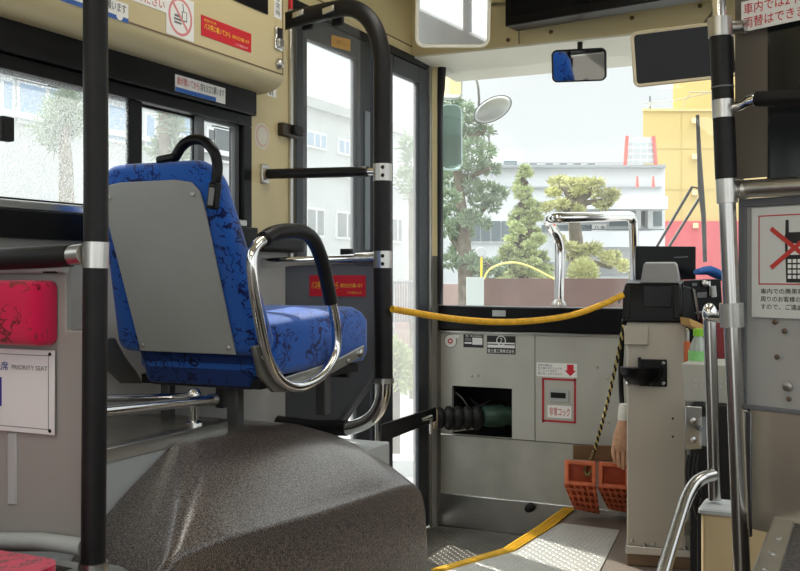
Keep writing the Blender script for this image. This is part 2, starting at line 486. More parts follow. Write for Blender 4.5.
for k in range(2):
    sash(-0.6-1.25*(k+1)+.03, -0.6-1.25*k, XL-.02, 1.160, 1.495, .05, black_gloss, glass_m)
MB().box(XL-.02, XL+.028, YB, YL(240), 1.150, 1.172).build('sliding_track', steel, win, bevel=.004)
MB().obox(pX(5, 129, XL+.012), (.012,0,0), (0,.018,0), (0,0,.028)).build('latch', black_matt, win, bevel=.004)
# black ledge running forward from the sill to the door
struct(MB().box(XL, XL+.05, Yw1, Yd0+.02, 1.075, 1.128).build('trim_6', black, bevel=.012))

# overhead duct panel with rounded nose
XO = -1.665
yE = 2.68
prof = [(XL, 1.579), (XL+.03, 1.579), (XL+.075, 1.585), (XL+.105, 1.597), (XL+.12, 1.614), (XO, 1.628), (XO, 1.95), (XO-.01, ZC), (XL, ZC)]
rings = []
for y, sx in ((YB, 1), (yE-.03, 1), (yE-.012, .97), (yE, .86)):
    rings.append([V((XL+(x-XL)*sx, y, z)) for x, z in prof])
struct(MB().loft(rings).build('trim_7', beige, smooth=32))
def gap_line(px0, px1, name='trim_8'):
    y0, y1 = pX(px0, 0, XO).y, pX(px1, 0, XO).y
    return MB().box(XO-.002, XO+.0012, y0, y1, 1.6265, 1.6305)
g = gap_line(-400, 283); y2 = pX(283, 0, XO).y
g.box(XO-.002, XO+.0012, y2-.004, y2, 1.6265, 1.90)
struct(g.build('trim_8', wood_brown))

# front wall: painted panels with the opening for the door engine
def XF(px, y=YF): return pY(px, 300, y).x
def ZF(px, py, y=YF): return pY(px, py, y).z
xa, xo0, xo1, xs, xe = XL+.03, XF(452), XF(512), XF(535), -0.05
zt, zo1, zo0, zm, zb = ZF(480, 333), ZF(480, 387), ZF(480, 436), ZF(540, 441), ZF(480, 496)
w = MB()
w.box(xa, xo0, YF, YF+.02, zm, zt); w.box(xo1, xs-.002, YF, YF+.02, zm, zt)
w.box(xo0, xo1, YF, YF+.02, zo1, zt); w.box(xo0, xo1, YF, YF+.02, zm, zo0)
w.box(xs+.002, xe, YF, YF+.02, zm, zt)
wall_front = struct(w.build('wall_front', alu))
struct(MB().box(xa, xe, YF, YF+.02, zb, zm-.004).build('wall_front.001', alu_dark))
struct(MB().box(xa, xe, YF-.012, YF+.02, -0.13, zb).build('baseboard_front', steel, bevel=.004))
struct(MB().box(xa-.005, xe, YF-.012, YF+.03, zt-.003, zt+.01).build('trim_9', steel, bevel=.004))
w = MB()                                                    # recess lining
w.box(xo0-.03, xo1+.03, YF+.24, YF+.26, zo0-.03, zo1+.03)
w.box(xo0-.02, xo0, YF+.02, YF+.24, zo0, zo1); w.box(xo1, xo1+.02, YF+.02, YF+.24, zo0, zo1)
w.box(xo0, xo1, YF+.02, YF+.24, zo1, zo1+.02); w.box(xo0, xo1, YF+.02, YF+.24, zo0-.02, zo0)
struct(w.build('trim_10', black_matt))
struct(MB().box(xa, XR, YF+.26, YF+.28, -.2, zt).build('wall_front.002', black_matt))
# dash band below the windscreen
struct(MB().box(XL+.0, XR, YF-.03, YF+.08, zt+.01, .862).build('trim_11', black_gloss, bevel=.008))
w = MB().box(XF(495), XF(508), YF-.034, YF-.028, ZF(500, 316), ZF(500, 310)); 
struct(w.build('trim_12', pale_grey))
# header above the windscreen
w = MB(); w.box(XL, XR, 3.885, 4.4, 1.945, ZC)
struct(w.build('trim_13', beige))
struct(MB().hexa([(XL,3.89,1.938),(XR,3.89,1.938),(XR,4.4,1.925),(XL,4.4,1.925)], [(XL,3.89,1.946),(XR,3.89,1.946),(XR,4.4,1.946),(XL,4.4,1.946)]).build('trim_14', cream))
w = MB()
for px in (480, 519): 
    a = pY(px, 45, 3.884); w.box(a.x-.002, a.x+.002, 3.882, 3.886, 1.95, 2.2)
struct(w.build('trim_15', wood_brown))
# windscreen and its posts
wsx = MB(); wsx.box(XL-.06, XL-.005, 4.127, 4.25, .8, 1.95); wsx.box(XR-.05, XR+.05, 4.18, 4.38, .8, 1.95)
ws = struct(wsx.build('window_2', black))
MB().box(XL, XR-.05, 4.20, 4.206, .86, 1.94).build('pane', glass_wind, ws)
# wavy black cable cover beside the windscreen
cb = MB().tube([pY(x,y,4.105) for x,y in ((442,64),(440.5,90),(437.5,115),(438,160),(438,200),(437,250),(439,275),(437,304))], .020, 10, spline=6)
tag(cb.build('cable_cover', black, smooth=60), 'black rubber cable cover running down the left edge of the windscreen', 'cable cover')

# folding front door
door = MB()
XD = XL-.02
def leaf(y0, y1, zt_, tl, tr):
    f = MB()
    f.box(XD, XD+.03, y0, y0+tl, -.12, 1.91); f.box(XD, XD+.03, y1-tr, y1, -.12, 1.91)
    f.box(XD, XD+.03, y0+tl, y1-tr, zt_, 1.91); f.box(XD, XD+.03, y0+tl, y1-tr, -.12, .045)
    return f
y0a, y0b = YL(294), YL(368); y1a, y1b = YL(371), YL(426.5)
d1 = struct(leaf(y0a, y0b, 1.828, YL(305)-y0a, y0b-YL(354.5)).build('door_1', mat('black door frame', rgb(40, 44, 50), .45), bevel=.004))
l2 = leaf(y1a, y1b, 1.838, YL(391)-y1a, y1b-YL(417)).build('door_leaf', MATS['black door frame'], d1, bevel=.004)
MB().box(XD+.012, XD+.017, YL(303), YL(357), .03, 1.84).build('pane', glass('front door glass', haze=.16), d1)
MB().box(XD+.012, XD+.017, YL(389), YL(419), .03, 1.85).build('pane', MATS['front door glass'], l2)
MB().tube([(XD+.045, YL(372), -.12), (XD+.045, YL(372), 1.9)], .012, 10).build('door_shaft', steel, d1, smooth=60)
MB().box(XD+.03, XD+.034, YL(362), YL(367), 1.1, 1.64).build('door_seal', mat('bluish seal', rgb(120,130,136), .4), d1)
# door drive: arm, pivot, bellows, engine in the recess
XA = -1.70
arm = thing('door_linkage', (XA, 3.9, .45), 'black flat steel arm linking the folding door to the bellows', 'door arm')
a = [pX(380, 424, XA), pX(434, 407, XA), pX(434, 421, XA), pX(380, 442, XA)]
MB().slab(a, (.012, 0, 0)).build('bar', black_gloss, arm, bevel=.003)
MB().tube([pX(421, 420, XA+.02), pX(431, 417, XA+.02)], [.007, .011], 10).build('pin', chrome, arm, smooth=60)
MB().tube([pX(431, 420, XA+.02), pX(431, 434, XA+.02)], [.008, .006], 10).build('cotter', steel, arm, smooth=60)
be = thing('door_engine', (XF(470), YF, .35), 'green metal door engine with ribbed black bellows in the front recess', 'door engine')
p0, p1 = pD(435, 418, 4.33), pD(481, 418, 4.36)
ax = (p1-p0); L = ax.length
pr = []
for i in range(41):
    u = i/40; pr.append((u*L, .036 + .012*abs(math.sin(u*PI*5)) + (.006 if u > .2 else 0)))
MB().lathe(p0, ax, pr, 20).build('bellows', black, be, smooth=180)
MB().lathe(p0-ax.normalized()*.03, ax, [(0,.012),(.008,.03),(.022,.048),(.034,.05),(.036,.02)], 20).build('boot', mat('dusty rubber', rgb(120,104,84), .7), be, smooth=40)
q0 = pD(481, 416, 4.36)
MB().lathe(q0, ax, [(0,.03),(.01,.045),(.05,.05),(.10,.05),(.11,.042),(.13,.042)], 20).build('motor', mat('green enamel', rgb(44, 70, 60), .35, .3), be, smooth=40)
MB().tube([pD(470,398,4.5), pD(480,406,4.46), pD(492,400,4.46), pD(505,404,4.5)], .006, 8, spline=5).build('hose', black, be, smooth=60)
MB().tube([pD(455,392,4.5), pD(462,398,4.42), pD(468,407,4.45)], .003, 8, spline=4).build('hose', grey_ink, be, smooth=60)
MB().tube([pD(453,431,4.36), pD(478,428,4.36)], .004, 8).build('rod', steel, be, smooth=60)
tag(MB().lathe(pY(531,487+20,YF-.012)+V((0,0,0)), (0,-1,0), [(0,.02),(.02,.02),(.045,.015),(.05,.006)], 16).build('rubber_stop', black, smooth=40), 'small black rubber door stop on the steel kick plate', 'door stop')

# step edge strip, chequer plate, screws
E = [(431,571),(502.5,550),(533,530.5),(566,507)]; G = [(445,571),(515,551),(555,526),(578,507)]
zz = .003
pts = [pZ(x, y, zz) for x, y in E] + [pZ(x, y, zz) for x, y in G[::-1]]
pts[3].y = min(pts[3].y, YF-.014); pts[4].y = min(pts[4].y, YF-.014)
mb = MB()
for i in range(3):
    q = [pZ(*E[i], zz), pZ(*G[i], zz), pZ(*G[i+1], zz), pZ(*E[i+1], zz)]
    for t in q: t.y = min(t.y, YF-.014)
    mb.slab(q, (0,0,.006))
    for k in range(1, 5):
        a = q[0].lerp(q[1], k/5); b = q[3].lerp(q[2], k/5)
        mb.tube([a+V((0,0,.006)), b+V((0,0,.006))], .0035, 6)
tag(mb.build('step_edge_strip', yellow), 'ribbed yellow tread strip along the edge of the entrance step', 'tread strip')
mb = MB()
q = [pZ(445,571,.0), pZ(517,551.5,.0), pZ(557,526,.0), pZ(562,524,0), pZ(620,531,.0), pZ(590,571,.0)]
last = pZ(600, 571, 0); back = pZ(440, 600, 0)
mb.slab([q[0],q[1],q[2],q[3],q[4], last + (last-q[4])*.5, back], (0,0,.004))
poly = [(p.x, p.y) for p in (q[0],q[1],q[2],q[3],q[4], last + (last-q[4])*.5, back)]
def inside(x, y):
    c = False
    for (x0, y0), (x1, y1) in zip(poly, poly[1:]+poly[:1]):
        if (y0 > y) != (y1 > y) and x < (x1-x0)*(y-y0)/(y1-y0)+x0: c = not c
    return c
for i in range(-60, 60):
    for j in range(-60, 60):
        x, y = -1.0+i*.019, 3.4+j*.019
        if inside(x, y) and inside(x+.012, y) and inside(x-.012, y+.012):
            a_ = PI/4 if (i+j) % 2 else -PI/4
            u_ = V((math.cos(a_), math.sin(a_), 0)); w_ = V((-u_.y, u_.x, 0))
            c_ = V((x, y, .004))
            mb.add([c_-u_*.010, c_-w_*.0032, c_+u_*.010, c_+w_*.0032, c_+V((0,0,.0013))-u_*.004, c_+V((0,0,.0013))+u_*.004], [(0,1,4),(1,2,5),(1,5,4),(2,3,5),(3,0,4),(3,4,5)])
tag(mb.build('chequer_plate', mat('bright tread metal', rgb(196,196,190), .36, .2, noise=(12,.06))), 'bright silver chequer plate on the floor inside the yellow strip', 'floor plate')
# ================================================================== WHEEL ARCH, BOX, PLATFORM
def interp(tab, y):
    for (a, va), (b, vb) in zip(tab, tab[1:]):
        if y <= b: 
            t = (y-a)/(b-a); return va + (vb-va)*max(0, t)
    return tab[-1][1]
REAR = [(1.0,-.3),(1.15,.02),(1.22,.18),(1.30,.29),(1.40,.40),(1.5,.48),(1.63,.557),(1.8,.640),(2.0,.73),(2.8,1.1)]
ZCt = [(1.0,.600),(1.8,.630),(1.96,.630),(2.1,.626),(2.25,.607),(2.385,.568),(2.47,.525),(2.52,.47),(2.545,.40)]
ZEt = [(1.0,.503),(1.6,.497),(1.93,.468),(2.2,.450),(2.385,.440),(2.47,.430),(2.52,.41),(2.545,.37)]
def smin(a, b, k=.012):
    h = max(k - abs(a-b), 0)/k
    return min(a, b) - h*h*k*.25
def archz(x, y):
    s_ = min(1, max(0, (x+1.40)/(XW-.012+1.40)))
    q_ = s_**2.2; top = interp(ZCt, y)*(1-q_) + interp(ZEt, y)*q_
    return max(.002, smin(interp(REAR, y+.085*s_), top))
XW = -1.13
mb = MB(); rows = []
ys = [1.03+.02*i for i in range(75)] + [2.53, 2.545]
for y in ys:
    row = [(x, y, archz(x, y)) for x in (XL+.002, -1.6, -1.48, -1.42, -1.40, -1.38, -1.35, -1.32, -1.29, -1.26, -1.23, -1.20, -1.175, -1.155, XW-.012)]
    if y < 1.965: row = [(max(x, -1.396), y_, z) for x, y_, z in row]
    ze = row[-1][2]
    row += [(XW-.004, y, max(ze-.006, .0015)), (XW, y, max(ze-.018, .0015)), (XW, y, max(ze*.5, .001)), (XW, y, 0.001)]
    rows.append([V(p) for p in row])
rows.append([V((p.x, 2.56, max(.001, p.z-.05))) for p in rows[-1]])
rows.append([V((p.x, 2.565, .001)) for p in rows[-1]])
n = len(rows[0]); vs = [p for r in rows for p in r]; fs = []
for i in range(len(rows)-1):
    for k in range(n-1): fs.append((i*n+k, i*n+k+1, (i+1)*n+k+1, (i+1)*n+k))
mb.add(vs, fs)
tag(mb.build('wheel_arch_cover', arch_m, smooth=180, subsurf=1), 'big rounded speckled dark brown wheel arch cover under the blue seat', 'wheel arch cover')

bx = thing('equipment_box', (-1.57, 1.6, .63), 'low grey box with steel edged top behind the wheel arch', 'box')
MB().box(XL+.002, -1.402, 1.262, 1.975, .25, .640).build('box_body', pale_grey, bx)
MB().box(XL+.002, -1.402, 1.262, 1.975, .641, .645).build('top_sheet', mat('grey speckled top', rgb(120,118,112), .25, .3, noise=(120,.2)), bx)
e = MB(); e.box(-1.406, -1.397, 1.262, 1.977, .618, .648); e.box(-1.43, -1.397, 1.262, 1.977, .6455, .6485)
e.build('edge_angle', steel, bx, bevel=.002)
# chrome rail standing on the box
hr = thing('box_handrail', (-1.44, 1.90, .648), 'low chrome rail on the grey box beneath the blue seat', 'handrail')
j = V((-1.44, 1.90, .72))
MB().tube([pD(60,416,1.75), pD(213,399.5,2.31)], .011, 12).build('rail', chrome, hr, smooth=60)
MB().tube([pD(60,399,2.12), pD(170,397,2.42), pD(196,396,2.36)], .009, 12).build('rail', chrome, hr, smooth=60)
MB().tube([V((-1.44,1.90,.648)), V((-1.44,1.90,.715))], .010, 12).build('post', chrome, hr, smooth=60)
MB().lathe((-1.44,1.90,.648), (0,0,1), [(0,.022),(.006,.022),(.01,.012)], 16).build('flange', chrome, hr, smooth=40)
MB().ball((-1.44,1.90,.716), .018).build('joint', chrome, hr, smooth=180)
MB().tube([pD(206,400.5,2.29), pD(215,399.2,2.315)], .014, 12).build('end_cap', steel, hr, smooth=60)

struct(MB().box(XL+.002, -1.0, YB, 1.25, 0.001, .52).build('floor.003', mat_m))
struct(MB().box(-1.34, -1.08, 1.225, 1.252, .52, .524).build('trim_16', steel))

# ================================================================== BLUE SEAT
seat = thing('passenger_chair', (-1.5, 2.2, .62), 'blue patterned bus seat with grey back panel on the wheel arch', 'seat')
BY = 1.976
def SB(x, h, d):            # backrest: h height above its base, d thickness forward
    z = .803 + h
    return V((x, BY - .013 - .12*h/.5 - .05*max(0, h-.25) + d*.98, z + d*.2))
def outline(sc=1.0, n=8):
    xb0, xb1, xt0, xt1, H = -1.728, -1.287, -1.708, -1.350, .457
    cx = (xb0+xb1)/2; cz = H/2; pts = []
    def corner(cx_, cz_, r, a0, a1):
        for i in range(n+1):
            a = a0 + (a1-a0)*i/n; pts.append((cx_+r*math.cos(a), cz_+r*math.sin(a)))
    corner(xb1-.03, .03, .03, -PI/2, 0)
    for t in (.25, .5, .75): pts.append((xb1+(xt1-xb1)*t, .03+(H-.10)*t))
    corner(xt1-.075, H-.075, .075, 0, PI/2)
    corner(xt0+.075, H-.075, .075, PI/2, PI)
    for t in (.25, .5, .75): pts.append((xt0+(xb0-xt0)*t, H-.075-(H-.10)*t))
    corner(xb0+.03, .03, .03, PI, 1.5*PI)
    return [(cx+(x-cx)*sc, cz+(z-cz)*sc) for x, z in pts]
rings = [[SB(x, h, d) for x, h in outline(s)] for s, d in ((.80,.004),(.92,.0),(.975,.008),(1,.022),(1,.045),(.97,.062),(.9,.072),(.7,.078))]
MB().loft(rings).build('backrest', blue_fab, seat, smooth=60)
gp = [SB(x, h, -.004) for x, h in ((-1.648,.008),(-1.362,.008),(-1.388,.36),(-1.394,.392),(-1.412,.412),(-1.46,.419),(-1.62,.419),(-1.672,.412),(-1.686,.39))]
MB().slab(gp, (0,.006,0)).build('back_panel', mat('grey seat back', rgb(160,162,160), .5, noise=(5,.05)), seat, bevel=.002)
bolts([SB(-1.66,.385,-.006), SB(-1.412,.385,-.006), SB(-1.635,.025,-.006), SB(-1.378,.025,-.006)], (0,-1,.2), .006, bolt, seat, 'screw')
# cushion
def rr(x0, x1, y0, y1, r, n=6):
    p = []
    for (cx, cy, a) in ((x1-r,y0+r,-PI/2),(x1-r,y1-r,0),(x0+r,y1-r,PI/2),(x0+r,y0+r,PI)):
        for i in range(n+1): t = a+PI/2*i/n; p.append((cx+r*math.cos(t), cy+r*math.sin(t)))
    return p
def cush(z, ins, rise):
    return [V((x, y, z + rise*(y-2.0)/.52)) for x, y in rr(-1.70+ins, -1.295-ins, 1.99+ins, 2.545-ins, .05)]
MB().loft([cush(.752,.03,.0), cush(.757,.008,0), cush(.775,0,.005), cush(.85,0,.02), cush(.872,.012,.022), cush(.884,.03,.025), cush(.889,.08,.026)]).build('seat_cushion', blue_fab, seat, smooth=60)
# underside and frame
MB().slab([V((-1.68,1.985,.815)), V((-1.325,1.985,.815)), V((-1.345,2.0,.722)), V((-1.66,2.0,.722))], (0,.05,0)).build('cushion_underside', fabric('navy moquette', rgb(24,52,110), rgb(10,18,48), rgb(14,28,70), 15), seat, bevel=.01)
u = MB(); u.tube([(-1.66,2.46,.72), (-1.33,2.46,.72)], .010, 10)
u.box(-1.68,-1.32,2.0,2.5,.725,.748)
u.build('seat_frame', black, seat, smooth=40)
for (x, y, t) in ((-1.427,2.05,.016), (-1.33,2.32,.015), (-1.66,2.32,.014), (-1.62,2.03,.014)):
    MB().obox((x,y,.68), (t,0,0), (0,t,0), (0,0,.056)).build('leg', mat('charcoal leg', rgb(72,72,72), .45), seat, bevel=.004)
# side brackets
XB = -1.285
def brk(x):
    a = [pX(250,346,XB), pX(264,343,XB), pX(272,362,XB), pX(282,378,XB), pX(288,392,XB), pX(270,392,XB), pX(256,376,XB)]
    return [V((x, p.y, p.z)) for p in a]
for x in (XB, -1.742):
    MB().slab(brk(x), (.012,0,0)).build('side_bracket', mat('bracket grey', rgb(122,120,114), .35, .6), seat, bevel=.004)
a = [pX(262,372,XB), pX(280,378,XB), pX(330,362,XB), pX(362,345,XB), pX(362,355,XB), pX(330,373,XB), pX(284,389,XB), pX(266,386,XB)]
MB().slab(a, (.008,0,0)).build('side_plate', mat('silver side plate', (.5,.5,.48,1), .3, .9), seat, bevel=.002)
MB().lathe(pX(357,353,XB)+V((.008,0,0)), (1,0,0), [(0,.012),(.006,.012),(.009,.006)], 14).build('knob', steel, seat, smooth=40)
bolts([pX(258,357,XB)+V((.014,0,0)), pX(345,361,XB)+V((.01,0,0))], (1,0,0), .007, bolt, seat)
# armrest loop
XAR = -1.265
ch = [(270,237),(258,244),(252,258),(254,290),(261,330),(269,362),(280,380),(296,387),(314,381),(328,368),(336,350),(336,325),(331,300)]
arm2 = MB().tube([pX(x,y,XAR) for x,y in ch], .0128, 14, spline=6).build('armrest', chrome, seat, smooth=60)
pd = [(264,239),(272,234),(286,231),(302,232),(313,240),(321,258),(326,278),(331,303)]
MB().tube([pX(x,y,XAR) for x,y in pd], .0185, 14, spline=6).build('armrest_pad', black_pad, arm2, smooth=60)
# grab loop on the top corner
gh = [(174,158.5),(177,154),(181,147.5),(187,142),(194,139.5),(202,140.5),(209,145),(215,154),(217.5,166),(216.5,178),(213.5,190),(215,202)]
def gy(i): return 1.865 + .0*i
grab = MB().tube([pY(x,y,1.875 if y>156 else 1.87) for x,y in gh], .0125, 12, spline=6).build('grab_handle', black_gloss, seat, smooth=60)
a = pY(214,196,1.86)
MB().obox(a, V((.011,0,-.002)), (0,.012,0), V((.004,0,.03))).build('handle_foot', black_gloss, grab, bevel=.004)
MB().obox(a+V((.001,-.0125,-.002)), V((.007,0,-.001)), (0,.001,0), V((.0026,0,.020))).build('foot_plate', mid_grey, grab, bevel=.002)
MB().obox(pY(168,158.5,1.87), (.026,0,.003), (0,.014,0), (0,0,.008)).build('handle_foot', black_gloss, grab, bevel=.004)

# ================================================================== LEFT POLE AND PRIORITY PARTITION
YP = 1.218
pole = thing('grab_pole', (-1.117, YP, .52), 'tall vertical black grab pole in the left foreground', 'pole')
def poleP(y): 
    x = 95.5 + (.5 if 150 < y < 250 else 0) - max(0, y-250)*.007
    return pD(x, y, 1.58)
MB().tube([poleP(y) for y in (-160,-40,60,160,243)], .0195, 20).build('pole_cover', black_pad, pole, smooth=60)
MB().tube([poleP(y) for y in (267,350,450,566)], .0195, 20).build('pole_cover', black_pad, pole, smooth=60)
MB().tube([poleP(242), poleP(268)], .0205, 20).build('tee_joint', steel, pole, smooth=60)
b0, b1 = poleP(565), poleP(575)
MB().lathe(V((b0.x,b0.y,.52)), (0,0,1), [(0,.05),(.004,.05),(.006,.024),(.022,.023)], 20).build('flange', steel, pole, smooth=40)
MB().tube([pD(84,254,1.585), pD(70,255.5,1.60)], .0165, 18).build('rail_socket', steel, pole, smooth=60)
MB().tube([pD(71,255.5,1.60), pD(-60,262,1.70)], .0185, 18).build('crossbar', black_pad, pole, smooth=60)
# partition board
def PY(px, py, y=YP+.02): return pY(px, py, y)
part = thing('seat_partition', (-1.3, YP+.02, .53), 'grey board partition between the left pole and the side wall', 'partition')
pb = [PY(-90,266), PY(66,264), PY(66,331), PY(84,331), PY(84,552), PY(-90,552)]
MB().slab(pb, (0,.012,0)).build('board', mat('partition grey', rgb(154,151,147), .55, noise=(3,.06)), part, bevel=.002)
MB().tube([PY(-80,540,YP), PY(40,541,YP), PY(84,547,YP)], .014, 12).build('bottom_rail', pale_grey, part, smooth=60)
MB().tube([PY(-80,271,YP+.01), PY(66,268,YP+.01)], .008, 10).build('top_trim', pale_grey, part, smooth=60)
MB().obox(PY(52,269,YP+.01), (.016,0,0), (0,.006,0), (0,0,.007)).build('bracket', black, part, bevel=.002)
g = MB(); g.slab([PY(7,433,YP+.017), PY(16,433,YP+.017), PY(16,505,YP+.017), PY(7,505,YP+.017)], (0,.004,0))
g.build('reinforcing_strip', pale_grey, part, bevel=.003)
MB().slab([PY(67,267,YP+.03), PY(83,266,YP+.03), PY(83,328,YP+.03), PY(67,328,YP+.03)], (0,.004,0)).build('clear_panel', acryl_m, part)
# pad
yy = YP+.018
def padr(ins, d):
    x0, x1 = pY(-60,310,yy).x+ins, pY(57,310,yy).x-ins
    z1, z0 = pY(20,280.5,yy).z-ins, pY(20,343.5,yy).z+ins
    return [V((x, yy-d, z)) for x, z in rr(x0, x1, z0, z1, .014)]
tag(MB().loft([padr(0,0), padr(-.001,.008), padr(0,.03), padr(.005,.039), padr(.014,.043), padr(.03,.045)]).build('backrest_pad', red_fab, smooth=70), 'crimson patterned backrest pad on the grey partition', 'seat pad')
# priority notice
yy = YP+.016
o = pY(-55,430,yy); w_ = pY(55.5,430,yy).x - o.x; h_ = pY(20,349,yy).z - pY(20,432,yy).z
pn = Sheet('priority_notice', (o.x, yy, pY(20,432,yy).z), (1,0,0), (0,0,1), w_, h_, white2, 'white priority seat notice with blue wheelchair symbol on the partition', 'sign', t=.003, edge=.001)
pn.frame('border', grey_ink, .02, .06, .955, .94, .0012)
pn.text('優先席', navy_ink, .400, .735, .603, .845)
pn.text('PRIORITY SEAT', grey_ink, .634, .755, .945, .81)
pn.rect('symbol_field', navy_ink, .273, .30, .543, .65)
pn.ring('wheel', white, .44, .45, .017, .0035, lift=.0006)
pn.rect('wheelchair_figure', white, .40, .47, .425, .61, lift=.0006)
bolts([pn.at(.965,.05), pn.at(.965,.955)], (0,-1,0), .0032, black, pn.o, 'rivet')
# crimson cushion edge in the corner
cz = .53
mb = MB().loft([[V((x,y,z)) for x,y in rr(-1.75,-1.09,.70,1.13,.04)] for z in (.525,.55,.57)]).build('seat_cushion', red_fab, smooth=60)
tag(mb, 'crimson seat cushion edge at the bottom left behind the pole', 'cushion')

# ================================================================== DOOR GUARD
DG = 3.055; YG = 2.728
guard = thing('door_guard', (-1.4, YG, .5), 'black padded pipe guard curving round the front left seat by the door', 'guard rail')
def GP(px, py): return pY(px, py, YG)
MB().tube([GP(282,22),GP(300,17.5),GP(330,10.5),GP(350,8),(GP(366,16)),GP(377,34),GP(382,60),GP(382.3,90),GP(382.5,165)], .0275, 20, spline=5).build('padded_pipe', black_pad, guard, smooth=60)
MB().tube([GP(382.5,180),GP(382.5,252)], .0275, 20).build('padded_pipe', black_pad, guard, smooth=60)
MB().tube([GP(382.5,267),GP(384,378)], .0275, 20).build('padded_pipe', black_pad, guard, smooth=60)
for (a, b) in ((164,181),(251,268)):
    MB().tube([GP(382.5,a),GP(382.5,b)], .0285, 20).build('clamp', steel, guard, smooth=60)
MB().tube([GP(384,378),GP(384,383)], .031, 20).build('clamp', steel, guard, smooth=60)
MB().tube([GP(384,382),GP(383,396),GP(377,412),GP(366,422),GP(352,427.5),GP(340,429)], .022, 16, spline=5).build('elbow', chrome, guard, smooth=60)
MB().tube([GP(347,428),GP(315,428),GP(290,425),GP(278,423)], .025, 16).build('lower_pipe', black_pad, guard, smooth=60)
MB().tube([GP(267,174),GP(368,171.5)], .0165, 16).build('crossbar', black_pad, guard, smooth=60)
MB().tube([GP(366,171.5),GP(376,171.5)], .012, 16).build('bar_end', chrome, guard, smooth=60)
wp = pX(263,174,XL)
MB().obox(wp+V((.006,0,0)), (.006,0,0), (0,.02,0), (0,0,.032)).build('wall_plate', steel, guard, bevel=.004)
MB().tube([wp, GP(268,174)], .02, 14).build('wall_socket', steel, guard, smooth=60)
MB().tube([GP(258,263.5),GP(376,258.5)], .0165, 16).build('rail', chrome, guard, smooth=60)
MB().tube([GP(356,259.3),GP(377,258.4)], .020, 16).build('rail_socket', steel, guard, smooth=60)
pan = [GP(285,266),GP(379,262),GP(379,374),GP(344,424),GP(285,424)]
MB().slab(pan, (0,.012,0)).build('panel', dark_grey, guard, bevel=.002)
fr = MB().tube([GP(376,264)+V((0,-.003,0)),GP(376,373)+V((0,-.003,0)),GP(343,420)+V((0,-.003,0))], .008, 8)
fr.build('panel_edge', mat('grey edge', rgb(106,108,110), .5), guard, smooth=60)
bolts([GP(387,168)+V((0,-.03,0)),GP(387,176)+V((0,-.03,0)),GP(387,256)+V((0,-.03,0)),GP(387,264)+V((0,-.03,0))], (0,-1,0), .006, black, guard)
# acrylic draught screen clipped between the bars
scn = thing('draught_screen', (-1.6, YG, 1.05), 'clear acrylic screen hanging from the black pipe by the door', 'screen')
MB().slab([GP(*t)+V((0,.031,0)) for t in ((298,21),(343,15),(355,27),(355,256),(298,258))], (0,.004,0)).build('sheet', acryl_m, scn)
for (x, y) in ((303,21),(333,17)):
    MB().obox(GP(x,y)+V((0,.033,0)), (.018,0,.003), (0,.010,0), (0,0,.02)).build('clip', black_matt, scn, bevel=.003)
    MB().obox(GP(x,y-5)+V((0,-.030,0)), (.02,0,.004), (0,.004,0), (0,0,.009)).build('clip_strap', steel, scn, bevel=.002)
MB().obox(GP(342,253)+V((0,.030,0)), (.018,0,0), (0,.012,0), (0,0,.014)).build('clip', black, scn, bevel=.003)
o = GP(327,44.5)+V((0,.029,0)); 
st = Sheet('height_label', o, GP(350,50.5)-GP(327,44.5), (0,0,1), .072, .037, tan, 'small tan label high on the clear acrylic screen', 'label')
st.text('ご注意下さい', wood_brown, .1, .3, .9, .7)
# bracket on beige pillar (hinge)
MB_h = MB().box(-1.78, -1.365, 2.62, 2.80, .001, .475)
tag(MB_h.build('heater_box', pale_grey, bevel=.004), 'pale grey box behind the wheel arch beside the front door', 'box')
hb = thing('pillar_bracket', pX(285,131,XL), 'dark metal bracket high on the beige pillar beside the door', 'bracket')
MB().obox(pX(285,131,XL)+V((.012,0,0)), (.012,0,0), (0,.048,0), (0,0,.022)).build('plate', mat('dark bronze', rgb(70,62,52), .4, .6), hb, bevel=.004)
MB().obox(pX(290,131,XL)+V((.03,0,0)), (.008,0,0), (0,.03,0), (0,0,.016)).build('hook', black, hb, bevel=.003)
MB().tube([pD(290.5,-12,3.3), pD(290.5,9,3.3)], .008, 10).build('emergency_lever', red, thing('red_lever', pD(290.5,9,3.3), 'short red lever at the ceiling above the door', 'lever'), smooth=60)
# ================================================================== NOTICES ON THE LEFT
def sheetX(name, X, pl, yt, yb, pr, m, label, cat='sticker', t=.0012):
    """rectangle on the plane x = X given its left edge (pl, yt..yb) and right end pr in the picture"""
    a, b = pX(pl, yt, X), pX(pl, yb, X); c = pX(pr, yt, X)
    return Sheet(name, (X, a.y, b.z), (0,1,0), (0,0,1), c.y-a.y, a.z-b.z, m, label, cat, t=t)
XS = XO + .0005
s = sheetX('courtesy_notice', XS, 60, -20, .5, 128, white, 'white and blue notice on the overhead panel behind the black pole')
s.rect('blue_band', blue_ink, 0, 0, 1, .24)
s.text('をお願います', black_ink, .50, .42, .96, .90)
s.text('ください', black_ink, .05, .42, .45, .90)
s.disc('emblem', white, .86, .26, .012); 
s = sheetX('request_notice', XS, 131, -14, 0, 166, white, 'white notice with red letters at the top of the overhead panel')
s.text('ください', red_ink, .18, .18, .94, .82)
s = sheetX('no_food_sign', XS, 166, -9, 33, 193.5, white, 'square no food or drink sign with faded pink prohibition ring')
r_ = min(s.w, s.h)*.46
s.rect('drink_cup', grey_ink, .55, .42, .74, .66); s.rect('cup_inner', white, .58, .45, .71, .64, lift=.0005)
s.poly('straw', grey_ink, ((.60,.66),(.63,.66),(.60,.84),(.57,.84)))
for k, (v0, v1, u0, u1) in enumerate(((.48,.54,.29,.52),(.40,.45,.27,.54),(.32,.37,.28,.54))):
    s.rect('burger_layer', grey_ink, u0, v0, u1, v1)
s.ring('prohibition_ring', pink_ink, .5, .5, r_, .0075, lift=.0006)
